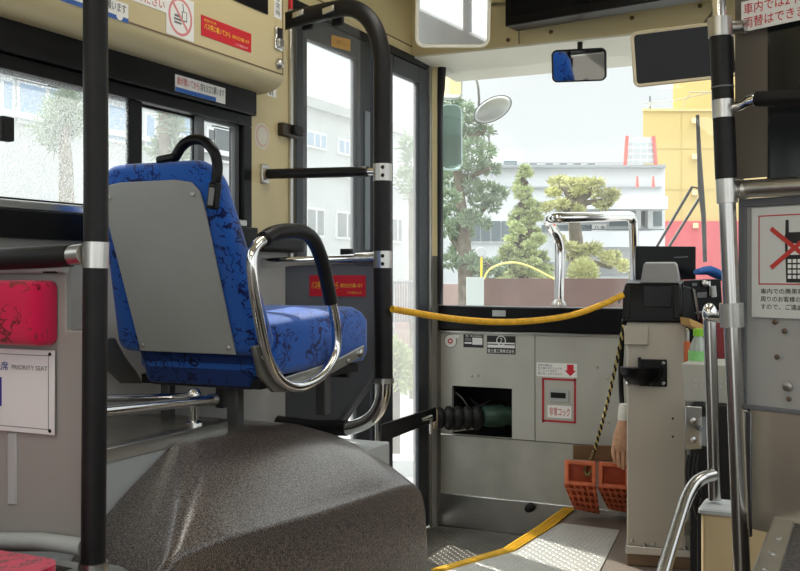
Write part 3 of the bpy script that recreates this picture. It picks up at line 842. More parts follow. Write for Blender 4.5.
s.poly('slash', pink_ink, ((.18,.80),(.23,.84),(.82,.20),(.77,.16)), lift=.0007)
s = sheetX('safety_sticker', XS, 201, 14.5, 35, 251, red, 'red sticker with yellow letters on the overhead panel')
s.text('バス停に着いてから', yellow_ink, .05, .36, .56, .66)
s.text('席をお立ち願います', yellow_ink, .60, .40, .95, .60)
s.text('安全のため', yellow_ink, .05, .74, .28, .88)
s.text('バス会社より', white, .66, .10, .92, .22)
s = sheetX('blank_display', XS, 233, -22, 0, 267, black_gloss, 'black display panel at the top right of the overhead panel', 'display', t=.004)
s = sheetX('small_label', XS, 274, -8, 17, 281, white, 'small upright white label above the chrome latch', 'label')
s.text('非\n常\n時', grey_ink, .2, .1, .8, .9)
la = thing('panel_latch', pX(277,40,XO), 'chrome recessed latch on the overhead panel end', 'latch')
MB().obox(pX(277.5,39,XO)+V((.004,0,0)), (.005,0,0), (0,.020,0), (0,0,.036)).build('plate', chrome, la, bevel=.008, seg=3)
MB().obox(pX(278,44,XO)+V((.011,0,0)), (.004,0,0), (0,.014,0), (0,0,.014)).build('grip', steel, la, bevel=.003)
MB().obox(pX(277.5,33,XO)+V((.009,0,0)), (.001,0,0), (0,.012,0), (0,0,.012)).build('recess', black_matt, la)
MB().lathe(pX(278,64,XO), (1,0,0), [(0,.016),(.006,.017),(.014,.013),(.018,.006)], 18).build('release_knob', steel, bpy.data.objects['trim_7'], smooth=40)
# on the black valance
s = sheetX('door_sticker', XL+.031, 175, 74, 91, 225, white, 'white sticker with red and black letters on the dark window valance')
s.rect('blue_band', blue_ink, 0, 0, .8, .26)
s.text('扉が開いてから', red_ink, .03, .42, .46, .90); s.text('席をお立ち願います', black_ink, .48, .42, .97, .90)
s.disc('emblem', white, .9, .16, .006)
# faded sticker under the nose of the panel
s = sheetX('pillar_label', XL+.0005, 267, 87, 95.5, 276, white, 'tiny white label on the beige pillar under the panel', 'label')
s.rect('mark', grey_ink, .25, .2, .42, .8); s.rect('mark', black_ink, .55, .2, .62, .8)
c = pX(262, 136, XL+.0005)
rs = thing('round_sticker', c, 'round pale sticker with faint red ring on the beige pillar', 'sticker')
def discX(p, r, t=.0006, n=36): return MB().slab([p + V((0, r*math.cos(2*PI*k/n), r*math.sin(2*PI*k/n))) for k in range(n)], (t,0,0))
discX(c, .043).build('disc', mat('pale film', rgb(214,210,196), .4), rs)
discX(c+V((.0008,0,0)), .036).build('ring', mat('faint pink', rgb(208,176,160), .5), rs)
discX(c+V((.0016,0,0)), .029).build('centre', MATS['pale film'], rs)
# red sticker on the guard panel
a, b, d = GP(310,274), GP(310,296), GP(366,271.5)
s = Sheet('guard_sticker', b+V((0,-.002,0)), V((d.x-a.x,0,0)), (0,0,1), d.x-a.x, a.z-b.z-.004, red, 'red sticker with yellow letters on the dark grey guard panel')
s.text('バス停に着いてから', yellow_ink, .04, .34, .52, .72); s.text('席をお立ち願います', yellow_ink, .56, .42, .95, .62); s.text('バス会社より', yellow_ink, .68, .12, .93, .24)

# ================================================================== FRONT PANEL LABELS
def sheetY(name, Y, x0, y0, x1, y1, m, label, cat='sticker', t=.001):
    a, b = pY(x0, y1, Y), pY(x1, y1, Y); h = pY((x0+x1)/2, y0, Y).z - pY((x0+x1)/2, y1, Y).z
    return Sheet(name, (a.x, Y, pY((x0+x1)/2, y1, Y).z), (1,0,0), (0,0,1), b.x-a.x, h, m, label, cat, t=t)
Yf = YF - .0005
rd = thing('round_badge', pY(450.5, 341, Yf), 'round white badge with red centre at the left end of the front panel', 'badge')
def discY(p, r, t=.0006, n=32): return MB().slab([p + V((r*math.cos(2*PI*k/n), 0, r*math.sin(2*PI*k/n))) for k in range(n)], (0,-t,0))
c = pY(450.5, 341, Yf)
discY(c+V((0,.0002,0)), .031).build('rim', black_ink, rd); discY(c+V((0,-.0006,0)), .0285).build('disc', white, rd)
MB().slab([c+V((.0,-.0006,.0285)), c+V((.045,-.0006,.0285)), c+V((.038,-.0006,.014)), c+V((.015,-.0006,.012))], (0,-.0008,0)).build('tab', white, rd)
discY(c+V((0,-.0016,0)), .012).build('centre', red, rd); discY(c+V((0,-.0024,0)), .006).build('cross', white, rd)
s = sheetY('maker_plate', Yf, 463.5, 334.5, 483.5, 347.5, black_ink, 'small black and white plate left of the larger maker plate', 'plate')
s.rect('field', white2, .45, .22, .95, .76); s.rect('field', white2, .06, .28, .42, .40); s.rect('bar', grey_ink, .08, .50, .40, .72); s.text('7E', white, .1, .78, .25, .95)
s.text('BUS BODY', white, .35, .82, .95, .94)
s = sheetY('body_plate', Yf, 487, 336, 515.5, 354, black_ink, 'black maker plate with white bands on the front panel', 'plate')
s.rect('band', white2, .02, .56, .98, .64); s.rect('band', white2, .02, .34, .98, .50)
s.ring('emblem', white, .5, .74, .022, .004); s.text('7', white, .46, .62, .55, .88)
s.text('富士重工業株式会社', white, .03, .06, .97, .27)
s = sheetY('arrow_notice', Yf, 536.5, 363, 577, 377, white, 'white notice with red down arrow on the front panel')
s.poly('arrow', red, ((.76,.92),(.92,.92),(.92,.5),(.98,.5),(.84,.1),(.70,.5),(.76,.5)))
s.text('非常の場合は\n前の箱の中のコックを\n引くとドアは手で\n開けることができます', grey_ink, .04, .12, .64, .90)
cb_ = thing('emergency_cock', pY(559, 400, Yf), 'red framed emergency cock hatch with slot on the front panel', 'hatch')
mbx = MB()
def yrect(x0, y0, x1, y1, d, t=.001, m=None):
    a, b = pY(x0, (y0+y1)/2, Yf), pY(x1, (y0+y1)/2, Yf); xm = (x0+x1)/2
    z1, z0 = pY(xm, y0, Yf).z, pY(xm, y1, Yf).z
    return [V((a.x, Yf-d, z0)), V((b.x, Yf-d, z0)), V((b.x, Yf-d, z1)), V((a.x, Yf-d, z1))]
for q in ((542,378.5,576,380.5),(542,420.5,576,422.5),(542,378.5,544.2,422.5),(574,378.5,576,422.5)): mbx.slab(yrect(*q, 0), (0,-.001,0))
mbx.build('red_border', mat('border red', rgb(176,28,40), .5), cb_)
MB().slab(yrect(549.5,390,569,402,0), (0,-.004,0)).build('slot_plate', pale_grey, cb_, bevel=.002)
MB().slab(yrect(551,392.5,566,398,.0045), (0,-.0015,0)).build('slot', black_matt, cb_, bevel=.0007)
fr_ = MB().slab(yrect(547.5,405.5,571.5,418,0), (0,-.001,0)).build('name_plate', white, cb_)
a = yrect(549.5,407.5,570,416,.0012)
lettering('非常コック', red_ink, cb_, a[0], (1,0,0), (0,0,1), a[1].x-a[0].x, a[3].z-a[0].z)
bolts([pY(x,y,Yf) for x,y in ((597,367),(608,378),(609,422),(472,376),(478,375.5),(450,500),(482,503),(445,524))], (0,-1,0), .007, bolt, wall_front)

# ================================================================== DISPLAY, MIRRORS
mbd = MB(); a = pY(505, 20, 3.75); zb_ = pD(505, 26.5, 3.954).z
dl, dr = pD(505,26.5,3.954), pD(672,0,3.55); dd_ = (dr-dl); dd_.z = 0; dr = dl + dd_*1.5; dn_ = V((-dd_.y, dd_.x, 0)).normalized()
mbd.slab([V((dl.x,dl.y,zb_)), V((dr.x,dr.y,zb_)), V((dr.x,dr.y,ZC-.002)), V((dl.x,dl.y,ZC-.002))], dn_*.10)
fd = tag(mbd.build('fare_display', black_gloss, bevel=.004), 'wide black fare display box under the ceiling at the front', 'display')
MB().slab([V((dl.x,dl.y,zb_+.035))+dd_*.04-dn_*.001, V((dr.x,dr.y,zb_+.035))-dd_*.04-dn_*.001, V((dr.x,dr.y,ZC-.02))-dd_*.04-dn_*.001, V((dl.x,dl.y,ZC-.02))+dd_*.04-dn_*.001], dn_*.0008).build('screen', mat('display glass', rgb(14,15,20), .2, spec=.15), fd)

def rrect(w, h, r, n=8):
    p = []
    for (cx, cy, t0) in ((w/2-r,-h/2+r,-PI/2),(w/2-r,h/2-r,0),(-w/2+r,h/2-r,PI/2),(-w/2+r,-h/2+r,PI)):
        for i in range(n+1): t = t0+PI/2*i/n; p.append((cx+r*math.cos(t), cy+r*math.sin(t)))
    return p
def mirror(name, c, n, roll, w, h, r, rim, fm, gm, label, cat='mirror', depth=.03):
    """framed rounded mirror facing n"""
    n = V(n).normalized(); u = V((0,0,1)).cross(n).normalized(); v = n.cross(u)
    u2 = u*math.cos(roll)+v*math.sin(roll); v2 = n.cross(u2)
    o = thing(name, c, label, cat)
    def ring_(w_, h_, r_, d): return [V(c)+u2*x+v2*y+n*d for x, y in rrect(w_, h_, max(r_, .002))]
    MB().loft([ring_(w-.02,h-.02,r-.01,-depth), ring_(w,h,r,-depth*.6), ring_(w,h,r,0), ring_(w-rim*.6,h-rim*.6,r-rim*.3,.003), ring_(w-2*rim,h-2*rim,r-rim,0), ring_(w-2*rim,h-2*rim,r-rim,-.004)]).build('housing', fm, o, smooth=50)
    MB().slab(ring_(w-2*rim+.001,h-2*rim+.001,r-rim,-.0035), n*.001).build('glass', gm, o)
    return o, u2, v2, n
# large passenger mirror
c = pD(453, 5, 3.55)
m1, u_, v_, n_ = mirror('passenger_mirror', c, (.36,-.92,-.215), -.02, .27, .30, .035, .012, cream, mirror_m, 'large pale framed passenger mirror under the ceiling by the door')
MB().tube([c-n_*.03, V((c.x-.02, 3.884, 2.12))], .008, 10).build('stalk', steel, m1, smooth=60)
# small driver mirror
c = pD(578.5, 65.5, 3.85)
m2, u_, v_, n_ = mirror('driver_mirror', c, (.06,-.97,-.27), -.035, .212, .125, .022, .006, black, mirror_m, 'small black rear view mirror hanging from the header')
MB().tube([c+V((0,.02,.03)), pY(580,50,3.90), pY(580,40,3.92)], [.007,.011,.011], 10).build('stalk', black, m2, smooth=60)
MB().obox(pY(580,40,3.92), (.03,0,0), (0,.02,0), (0,0,.010)).build('mount', black, m2, bevel=.004)
# large dark mirror
c = pD(684, 54, 3.15)
m3, u_, v_, n_ = mirror('saloon_mirror', c, (.12,-.98,-.16), .05, .325, .178, .022, .011, mat('gold beige frame', rgb(208,196,166), .35), dark_glass_m, 'large dark mirror in pale frame beside the right pole', depth=.022)
MB().tube([c-n_*.02, V((c.x+.02,3.885,2.02))], .009, 10).build('stalk', steel, m3, smooth=60)
# screws in the header
bolts([pY(551,32,3.884), pY(508,40,3.884), pY(700,6,3.884), pY(632,18,3.884)], (0,-1,0), .009, mat('bronze screw', rgb(110,94,60), .4, .7), bpy.data.objects['trim_13'], 'screw')

# windscreen grab bar
gb = thing('windscreen_grab_bar', pD(560,303,4.2), 'chrome grab bar bent up over the dash in front of the windscreen', 'grab bar')
pts = [pD(559,305,4.2), pD(559.5,270,4.2), pD(559.5,248,4.2), pD(557,236,4.17), pD(551,226,4.1), pD(548.5,221,3.95), pD(554,218,3.86), pD(568,217.5,3.86), pD(600,216.8,3.95), pD(627,216,4.05), pD(632,219,4.07), pD(633.5,226,4.08), pD(634.5,260,4.1), pD(636,303,4.1)]
MB().tube(pts, .0205, 16, spline=6).build('bar', chrome, gb, smooth=60)
MB().lathe(pD(559,305.5,4.2), (0,0,1), [(0,.032),(.008,.032),(.02,.022),(.03,.02)], 18).build('flange', steel, gb, smooth=40)

# ================================================================== YELLOW STRAP
ps = [pD(392,309,3.0), pD(415,313,3.06), pD(450,318.5,3.13), pD(490,321.8,3.2), pD(530,321,3.26), pD(570,315.5,3.31), pD(600,305.5,3.34), pD(623,295,3.36)]
tag(MB().tube(ps, .0105, 10, spline=6).build('safety_strap', yellow_strap, smooth=60), 'sagging yellow safety strap from the padded pipe to the fare box', 'strap')

# ================================================================== FARE BOX
RZ = .19
fb_root = V((-.662, 3.44, .02))
fb = thing('fare_box', fb_root, 'tall warm grey fare box with black top beside the driver', 'fare box', rz=RZ)
S_ = 291.0
def fx(px): return (px-657.5)/S_
def fz(py): return 1-(py-275)/S_ - fb_root.z
b = MB().box(fx(629), fx(686), 0, .17, fz(546), fz(322)).build('body', fare_m, fb, bevel=.006, local=True)
MB().box(fx(686)+.001, fx(686)+.012, .02, .15, fz(520), fz(330)).build('side_cover', steel, fb, local=True, bevel=.002)
h = MB(); h.loft([[V((fx(625),-.012,fz(322))),V((fx(682),-.012,fz(322))),V((fx(688),.17,fz(322))),V((fx(626),.17,fz(322)))],
 [V((fx(625),-.012,fz(292))),V((fx(682),-.012,fz(292))),V((fx(688),.17,fz(292))),V((fx(626),.17,fz(292)))],
 [V((fx(628),.012,fz(283))),V((fx(680),.012,fz(283))),V((fx(686),.17,fz(280))),V((fx(629),.17,fz(280)))]])
head = h.build('ticket_head', black_gloss, fb, bevel=.005, local=True)
MB().box(fx(645), fx(672), -.016, -.011, fz(307), fz(286)).build('window', mat('dark window', rgb(24,24,26), .2, spec=.2), head, bevel=.002, local=True)
MB().box(fx(627), fx(632), -.018, -.01, fz(318), fz(285)).build('hinge', black, head, bevel=.003, local=True)
MB().box(fx(674), fx(680), -.018, -.01, fz(318), fz(285)).build('hinge', black, head, bevel=.003, local=True)
l = MB().loft([[V((fx(642),.02,fz(283))),V((fx(680),.02,fz(283))),V((fx(682),.16,fz(280))),V((fx(642),.16,fz(280)))],
 [V((fx(645),.03,fz(266))),V((fx(677),.03,fz(266))),V((fx(679),.15,fz(264))),V((fx(645),.15,fz(264)))],
 [V((fx(647),.04,fz(263))),V((fx(675),.04,fz(263))),V((fx(677),.14,fz(261.5))),V((fx(647),.14,fz(261.5)))]])
l.build('clear_hopper', lid_m, fb, bevel=.003, local=True)
MB().loft([[V((fx(683),.04,fz(322))),V((fx(697),.08,fz(322))),V((fx(697),.18,fz(322))),V((fx(683),.18,fz(322)))],[V((fx(683),.03,fz(286))),V((fx(692),.06,fz(288))),V((fx(692),.18,fz(288))),V((fx(683),.18,fz(286)))]]).build('side_wing', black, fb, bevel=.003, local=True)
MB().slab([V((fx(693),.055,fz(288))),V((fx(695.5),.06,fz(290))),V((fx(700.5),.08,fz(318))),V((fx(698.5),.08,fz(320)))], (0,.02,0)).build('wing_edge', steel, fb, local=True)
MB().box(fx(626.5), fx(650), -.012, .002, fz(345), fz(326)).build('coin_cover', mat('warm plate', rgb(170,163,148), .35, .3), fb, bevel=.003, local=True)
# coin tray
ct = MB().box(fx(641), fx(668), -.010, .002, fz(386), fz(359)).build('coin_tray', black_gloss, fb, bevel=.004, local=True)
rings = []
for z_, k in ((fz(384), .55), (fz(380), .82), (fz(373), 1.0), (fz(367), 1.03)):
    cx_ = fx(643.5); ring_ = []
    for i in range(17):
        t = PI + PI*i/16
        ring_.append(V((cx_ + fx(643.5+21*k)*0 + (20.5/S_)*k*math.cos(t), -.055*k*abs(math.sin(t)) - .004, z_)))
    ring_ += [V((cx_+(20.5/S_)*k, .004, z_)), V((cx_-(20.5/S_)*k, .004, z_))]
    rings.append(ring_)
MB().loft(rings).build('bowl', black_gloss, ct, smooth=40, local=True)
MB().box(fx(640), fx(643), -.03, .0, fz(370), fz(357)).build('divider', black, ct, bevel=.002, local=True)
for (x, y) in ((664.5,362.5),(664.5,382.5),(630,384)):
    MB().lathe((fx(x),-.011,fz(y)), (0,-1,0), [(0,.007),(.003,.006),(.005,.003)], 10).build('screw', bolt, ct, smooth=40, local=True)
for y in (417.5, 435.5):
    MB().lathe((fx(673.5),.001,fz(y)), (0,-1,0), [(0,.004),(.0012,.004)], 10).build('screw_hole', black_matt, b, local=True)
MB().box(fx(628), fx(691), -.012, .19, fz(554), fz(546)).build('base_flange', steel, fb, bevel=.002, local=True)
MB().box(fx(630), fx(686), -.004, .0, fz(546), fz(534)).build('base_strip', fare_m, fb, local=True, bevel=.001)
for (x, y) in ((634,541),(655,543)):
    MB().lathe((fx(x),-.005,fz(y)), (0,-1,0), [(0,.008),(.004,.007),(.006,.003)], 10).build('bolt', bolt, fb, smooth=40, local=True)
for x in (646, 685):
    MB().lathe((fx(x),-.002,fz(546)), (0,0,1), [(0,.009),(.008,.009),(.012,.004)], 6).build('bolt', bolt, fb, smooth=40, local=True)
pl = MB(); 
c0, s0 = math.cos(RZ), math.sin(RZ)
def FW(x, y, z): return fb_root + V((x*c0 - y*s0, x*s0 + y*c0, z))
zt_ = fz(554)
pl.hexa([FW(fx(629),-.008,-.019),FW(fx(706),-.008,-.019),FW(fx(706),.22,-.019),FW(fx(629),.22,-.019)], [FW(fx(629),-.008,zt_),FW(fx(706),-.008,zt_),FW(fx(706),.22,zt_),FW(fx(629),.22,zt_)])
tag(pl.build('fare_box_plinth', wood_brown, bevel=.003), 'low brown board plinth under the fare box', 'plinth')

# ================================================================== ROPE, CHOCKS, GLOVE
A, B = pD(624, 325, 3.72), pD(594, 452, 3.98)
rope = thing('tiger_rope', B, 'twisted black and yellow rope hanging down to the orange wheel chocks', 'rope')
K = 130
def strand(ph, rr0=.0036):
    p = []
    for i in range(K+1):
        t = i/K; c_ = A.lerp(B, t) + V((0,0,-.03*math.sin(PI*t))); a_ = t*PI*2*17 + ph
        p.append(c_ + (R*math.cos(a_) + F*math.sin(a_))*rr0)
    return p
MB().tube(strand(0), .0040, 6).build('strand', black, rope, smooth=180)
MB().tube(strand(PI), .0040, 6).build('strand', mat('rope yellow', rgb(196,176,110), .8), rope, smooth=180)
MB().tube([B, pD(590,461,3.98), pD(585,470,3.96), pD(588,475,3.94), pD(593,468,3.95)], .0075, 8, spline=6).build('loose_end', mat('rope mix', rgb(120,106,66), .8, noise=(200,.8)), rope, smooth=60)
tag(MB().tube([pD(624,320,3.75), pD(621,360,3.8), pD(621,385,3.85), pD(622,403,3.85)], .010, 8, spline=4).build('black_strap', black, smooth=60), 'black strap hanging behind the left edge of the fare box', 'strap')
# wheel chocks: hollow ended wedges lying on their backs against the front panel
def chock(name, x0, x1, ytop, ybot, label):
    D = 3.93
    o = thing(name, pD((x0+x1)/2, 508, 4.02), label, 'wheel chock', 'orange wheel chocks')
    def c4(i, dd, grow=0):
        return [pD(x0+i, ybot-i, D+dd), pD(x1-i, ybot-i+2, D+dd), pD(x1-i, ytop+i+2, D+dd), pD(x0+i, ytop+i, D+dd)]
    t = 4.6
    MB().loft([c4(0,.0), c4(1.0,-.006), c4(t-1,-.006), c4(t,.0), c4(t+1.0,.09)], cap=False).build('hollow_end', orange, o, smooth=30)
    q = c4(t+1.0, .09); MB().slab(q, F*.004).build('inner_wall', orange, o)
    p0 = [c4(0,0)[0], c4(0,0)[1], c4(0,0)[2], c4(0,0)[3]]
    low = [pD(x0+10, 509, 4.06), pD(x1+3, 514, 4.06), pD(x1+3, 514, 4.10), pD(x0+10, 509, 4.10)]
    back = [p0[0], p0[1], p0[2]+F*.1, p0[3]+F*.1]
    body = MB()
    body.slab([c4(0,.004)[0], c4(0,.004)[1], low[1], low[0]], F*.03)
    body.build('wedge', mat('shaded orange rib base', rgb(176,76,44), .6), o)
    for i in range(5):
        u = (i+.5)/5
        a_ = c4(0,.0)[0].lerp(c4(0,.0)[1], u); b_ = low[0].lerp(low[1], u)
        MB().slab([a_-R*.0035, a_+R*.0035, b_+R*.0035, b_-R*.0035], -F*.010).build('rib', orange, o)
        for s_ in (.05, .30, .55, .78):
            p = a_.lerp(b_, s_+.04); d_ = a_.lerp(b_, s_+.13)
            w_ = R*.010
            MB().slab([p-w_, p+w_, d_+w_, d_-w_], -F*.014).build('rib', orange, o)
    return o
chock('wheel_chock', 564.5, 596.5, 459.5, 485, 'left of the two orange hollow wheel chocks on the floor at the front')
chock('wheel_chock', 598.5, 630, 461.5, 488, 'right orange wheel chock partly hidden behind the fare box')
wb = MB(); a = pY(573, 455, YF-.03)
wb.hexa([pY(573,459,YF-.05),pY(628,462,YF-.05),pY(628,462,YF-.002),pY(573,459,YF-.002)], [pY(573,445,YF-.05),pY(628,446,YF-.05),pY(628,446,YF-.002),pY(573,445,YF-.002)])
tag(wb.build('wooden_block', wood_dark, bevel=.003), 'dark brown wooden block behind the orange wheel chocks', 'block')
# hanging cotton glove
gl = thing('work_glove', pD(620, 405, 3.78), 'pinkish work glove hanging fingers down beside the fare box', 'glove')
DG_ = 3.76
def G3(x, y, d=0): return pD(x, y, DG_ + d)
rg = []
for (y, xc, hw, dp) in ((404,624.5,5.0,.016),(408,624,5.6,.018),(416,623.5,6.0,.020),(420,623.5,5.6,.018)):
    rg.append([G3(xc+hw*math.cos(2*PI*k/16), y)+F*(dp*math.sin(2*PI*k/16)) for k in range(16)])
MB().loft(rg).build('cuff', cuff_m, gl, smooth=60)
rg = []
for (y, xc, hw, dp) in ((419,623.5,5.0,.016),(426,623,6.5,.018),(434,622,8.2,.019),(442,621.5,9.2,.018),(448,621,9.2,.015),(451,621,8.6,.011)):
    rg.append([G3(xc+hw*math.cos(2*PI*k/16), y)+F*(dp*math.sin(2*PI*k/16)) for k in range(16)])
MB().loft(rg).build('palm', glove_m, gl, smooth=60)
for (xa_, ya_, xb_, yb_, xc_, yc_, r_) in ((614.5,443,613.2,452,615.5,461.5,.0078),(618.5,447,618,457,619.5,465.5,.0080),(623,448,623.2,458,623.5,467.5,.0080),(627.5,446,628,456,627.5,464,.0076)):
    MB().tube([G3(xa_,ya_), G3(xb_,yb_,-.006), G3(xc_,yc_,.004), G3(xc_+.3,yc_+1.6,.006)], [r_]*13+[r_*.95,r_*.9,r_*.8,r_*.65,r_*.5,r_*.35], 10, spline=6).build('finger', glove_m, gl, smooth=180)
MB().tube([G3(628,428,.01), G3(631,437,.004), G3(632,445,0), G3(631.5,448,0)], [.009,.009,.009,.0085,.008,.007,.0055,.004], 10, spline=3).build('thumb', glove_m, gl, smooth=180)

# ================================================================== DRIVER'S SIDE
dp_ = MB(); dp_.box(-.48, XR-.02, 3.0, YF-.05, .001, .62); dp_.box(-.60, XR-.02, 3.72, YF-.05, .62, .86)
tag(dp_.build('driver_console', black_matt, bevel=.006), 'black driver console behind the fare box under the windscreen', 'console')
mo = thing('monitor', pD(666,282,3.85), 'black rectangular screen standing above the fare box', 'monitor')
a = [pD(636,281,3.85), pD(696,279.5,3.85), pD(696,246.5,3.85), pD(636,246,3.85)]
MB().slab(a, F*.03).build('housing', black_gloss, mo, bevel=.003)
MB().slab([pD(638,279,3.848), pD(694,277.5,3.848), pD(694,248.5,3.848), pD(638,248,3.848)], F*.0015).build('screen', mat('monitor glass', rgb(14,14,16), .2, spec=.15), mo)
MB().tube([pD(666,282,3.88), V((pD(666,282,3.88).x, pD(666,282,3.88).y, .861))], .02, 10).build('stand', black, mo, smooth=60)
MB().slab([pD(674,258,3.8465),pD(688,257.3,3.8465),pD(688,256.3,3.8465),pD(674,257,3.8465)], F*.0008).build('lettering', grey_ink, mo)
cr = thing('ticket_machine', pD(702,312,3.5), 'black ticket machine with silver fittings right of the fare box', 'machine')
MB().slab([pD(682,312,3.52), pD(723,310,3.52), pD(721,279,3.52), pD(682,281,3.52)], F*.12).build('housing', black_gloss, cr, bevel=.004)
MB().slab([pD(697,298,3.512), pD(707,297.5,3.512), pD(707,292,3.512), pD(697,292.5,3.512)], F*.006).build('label_plate', dark_grey, cr, bevel=.001)
MB().lathe(pD(704.5,283.5,3.515), -F, [(0,.012),(.012,.012),(.016,.006)], 14).build('knob', steel, cr, smooth=40)
MB().tube([pD(713,286,3.50), pD(714,297,3.50)], .010, 10).build('handle', pale_grey, cr, smooth=60)
MB().slab([pD(709.5,296,3.508), pD(711,296,3.508), pD(710.5,281,3.508), pD(709,281,3.508)], F*.005).build('bar', steel, cr)
MB().slab([pD(692,286,3.512), pD(697,286,3.512), pD(697,283,3.512), pD(692,283,3.512)], F*.004).build('button', dark_grey, cr)
# crumpled blue cloth
rg = []
random.seed(3)
for i in range(14):
    t = i/13; x = 696 + 26*t
    top = 269.5 - 4.0*math.sin(t*PI*.9) + 7*max(0,t-.55); bot = 275 + 12*max(0, t-.45)
    ring_ = []
    for k in range(14):
        a_ = 2*PI*k/14; wv = 1+.14*math.sin(k*3.1+i*1.3)
        ring_.append(pD(x + random.uniform(-.3,.3), (top+bot)/2 + (bot-top)/2*math.sin(a_)*wv, 3.66) + F*(.05*math.cos(a_)*wv))
    rg.append(ring_)
tag(MB().loft(rg).build('blue_cloth', blue_cloth, smooth=180, subsurf=1), 'crumpled blue cloth draped over the black ticket machine', 'cloth')
# bin with bottle and bits
bn = thing('storage_bin', pD(706,398,3.0), 'off white plastic bin behind the chrome post beside the driver', 'bin')
z0, z1 = .621, pD(700,362,3.0).z
x0_, x1_ = pD(686,380,3.0).x, pD(730,380,3.0).x+.05
y0_ = 3.04
MB().hexa([(x0_,y0_,z0),(x1_,y0_,z0),(x1_,y0_+.2,z0),(x0_,y0_+.2,z0)], [(x0_-.006,y0_-.006,z1),(x1_+.006,y0_-.006,z1),(x1_+.006,y0_+.206,z1),(x0_-.006,y0_+.206,z1)]).build('body', bin_white, bn, bevel=.004)
for k in range(5):
    for r2 in range(2):
        MB().obox((x0_+.035+.009*k*2+.0, y0_-.003, z0+.05+.016*r2), (.003,0,0), (0,.002,0), (0,0,.003)).build('vent', pale_grey, bn)
bt = thing('drink_bottle', V((pD(700.5,362,3.1).x, 3.16, z1-.05)), 'clear drink bottle with bright green cap in the bin', 'bottle')
bb = V((pD(700.5,362,3.1).x, 3.16, z1-.05)); hz = lambda py: pD(697,py,3.17).z
MB().lathe(bb, (0,0,1), [(0,.026),(.004,.03),(hz(352)-bb.z,.03),(hz(344)-bb.z,.026),(hz(335)-bb.z,.014),(hz(333)-bb.z,.013)], 18).build('bottle_body', mat('clear plastic', rgb(150,160,150), .1, spec=.8), bt, smooth=50)
MB().lathe(V((bb.x,bb.y,hz(334))), (0,0,1), [(0,.016),(.020,.016),(.023,.013)], 16).build('cap', green_cap, bt, smooth=40)
MB().lathe(V((bb.x,bb.y,hz(358))), (0,0,1), [(0,.0306),(hz(348)-hz(358),.0306)], 18).build('label_band', mat('green print', rgb(130,196,120), .5), bt, smooth=40)
MB().hexa([pD(690,326,3.2),pD(703,336,3.2),pD(703,336,3.35),pD(690,326,3.35)], [pD(690,320,3.2),pD(703,324,3.2),pD(703,324,3.35),pD(690,320,3.35)])
cd = MB(); cd.slab([pD(689,318,3.25),pD(704,325,3.25),pD(704,332,3.25),pD(691,326,3.25)], F*.12)
tag(cd.build('cardboard_box', carton, bevel=.002), 'tilted brown cardboard box above the green capped bottle', 'box')
tag(MB().obox(pD(713,338,3.3), R*.03, F*.03, V((0,0,.07))).build('red_packet', mat('dull red', rgb(120,30,34), .6), bevel=.004), 'dull red packet between the two chrome posts', 'packet')
tag(MB().obox(pD(687,352,3.22), R*.006, F*.02, V((0,0,.035))).build('orange_packet', mat('dull orange', rgb(190,96,48), .6), bevel=.003), 'narrow orange packet against the side of the fare box', 'packet')
# support bracket between fare box and post
sb = thing('post_bracket', pD(695,428,2.6), 'steel bracket with clear plate between fare box and post', 'bracket')
MB().slab([pD(685,450,2.83), pD(702,449,2.83), pD(702,407,2.83), pD(685,406,2.83)], F*.01).build('plate', steel, sb, bevel=.002)
MB().slab([pD(700,446,2.36), pD(715,447,2.3), pD(715,417,2.3), pD(700,417,2.36)], F*.006).build('clear_plate', acryl_m, sb, bevel=.001)
bolts([pD(693,421,2.826), pD(693,440,2.826)], -F, .010, bolt, sb); bolts([pD(713,421,2.295), pD(713,443,2.295)], -F, .007, bolt, sb)
MB().tube([pD(699,428,2.82), pD(703,430,2.4)], .008, 8).build('rod', black, sb, smooth=60)
# cables on the floor behind
for k, (dx, dy) in enumerate(((0,0),(4,3),(8,-2))):
    p = [pD(690+dx,455,2.83), pD(688+dx,475+dy,2.82), pD(694+dx,500+dy,2.81), pD(700+dx*.5,520,2.82), pD(706-k*3,505+dy,2.80), V((pD(706-k*3,505,2.80).x, pD(706-k*3,505,2.80).y, .008))]
    tag(MB().tube(p, .007, 8, spline=6).build('cable', black, smooth=60), ['grey black cable loop nearest the fare box','middle black cable loop behind the chrome posts','outer black cable loop hanging behind the curved rail'][k], 'cable', 'hanging cables')
# chrome post and bent rail
zb2 = .47
po = thing('chrome_post', pD(711,499,2.3), 'short chrome post with tee joint beside the driver', 'post')
MB().tube([pD(709.5,318,2.3), pD(712,400,2.3), pD(715,500,2.3)], .0148, 18).build('post_tube', chrome_dull, po, smooth=60)
MB().ball(pD(709.5,314,2.3), .0175, .0175, .026).build('end_cap', chrome, po, smooth=180)
MB().tube([pD(709.5,317,2.3), pD(725,318,1.95)], .011, 14).build('link_bar', chrome, po, smooth=60)
MB().tube([pD(713,475,2.28), pD(703,478,2.26), pD(694,485,2.24), pD(687,497,2.2), pD(682,511,2.15), pD(673,540,2.05), pD(661,580,1.92)], .0145, 16, spline=6).build('bent_rail', chrome_dull, po, smooth=60)
# pale box pedestal
pw = thing('pedestal_box', V((-.15,2.55,0)), 'pale wooden pedestal with grey top behind the chrome posts', 'pedestal')
qx = pZ(713,494,zb2); 
def ped(z, g=0): return [V((x,y,z)) for x,y in rr(qx.x-.005-g, .2, 2.33-g, 2.44, .012)]
MB().loft([ped(.001), ped(zb2-.012)]).build('body', wood_pale, pw, smooth=50)
MB().loft([ped(zb2-.012,.006), ped(zb2-.004,.006), ped(zb2,.002)]).build('top', pale_grey, pw, smooth=30)
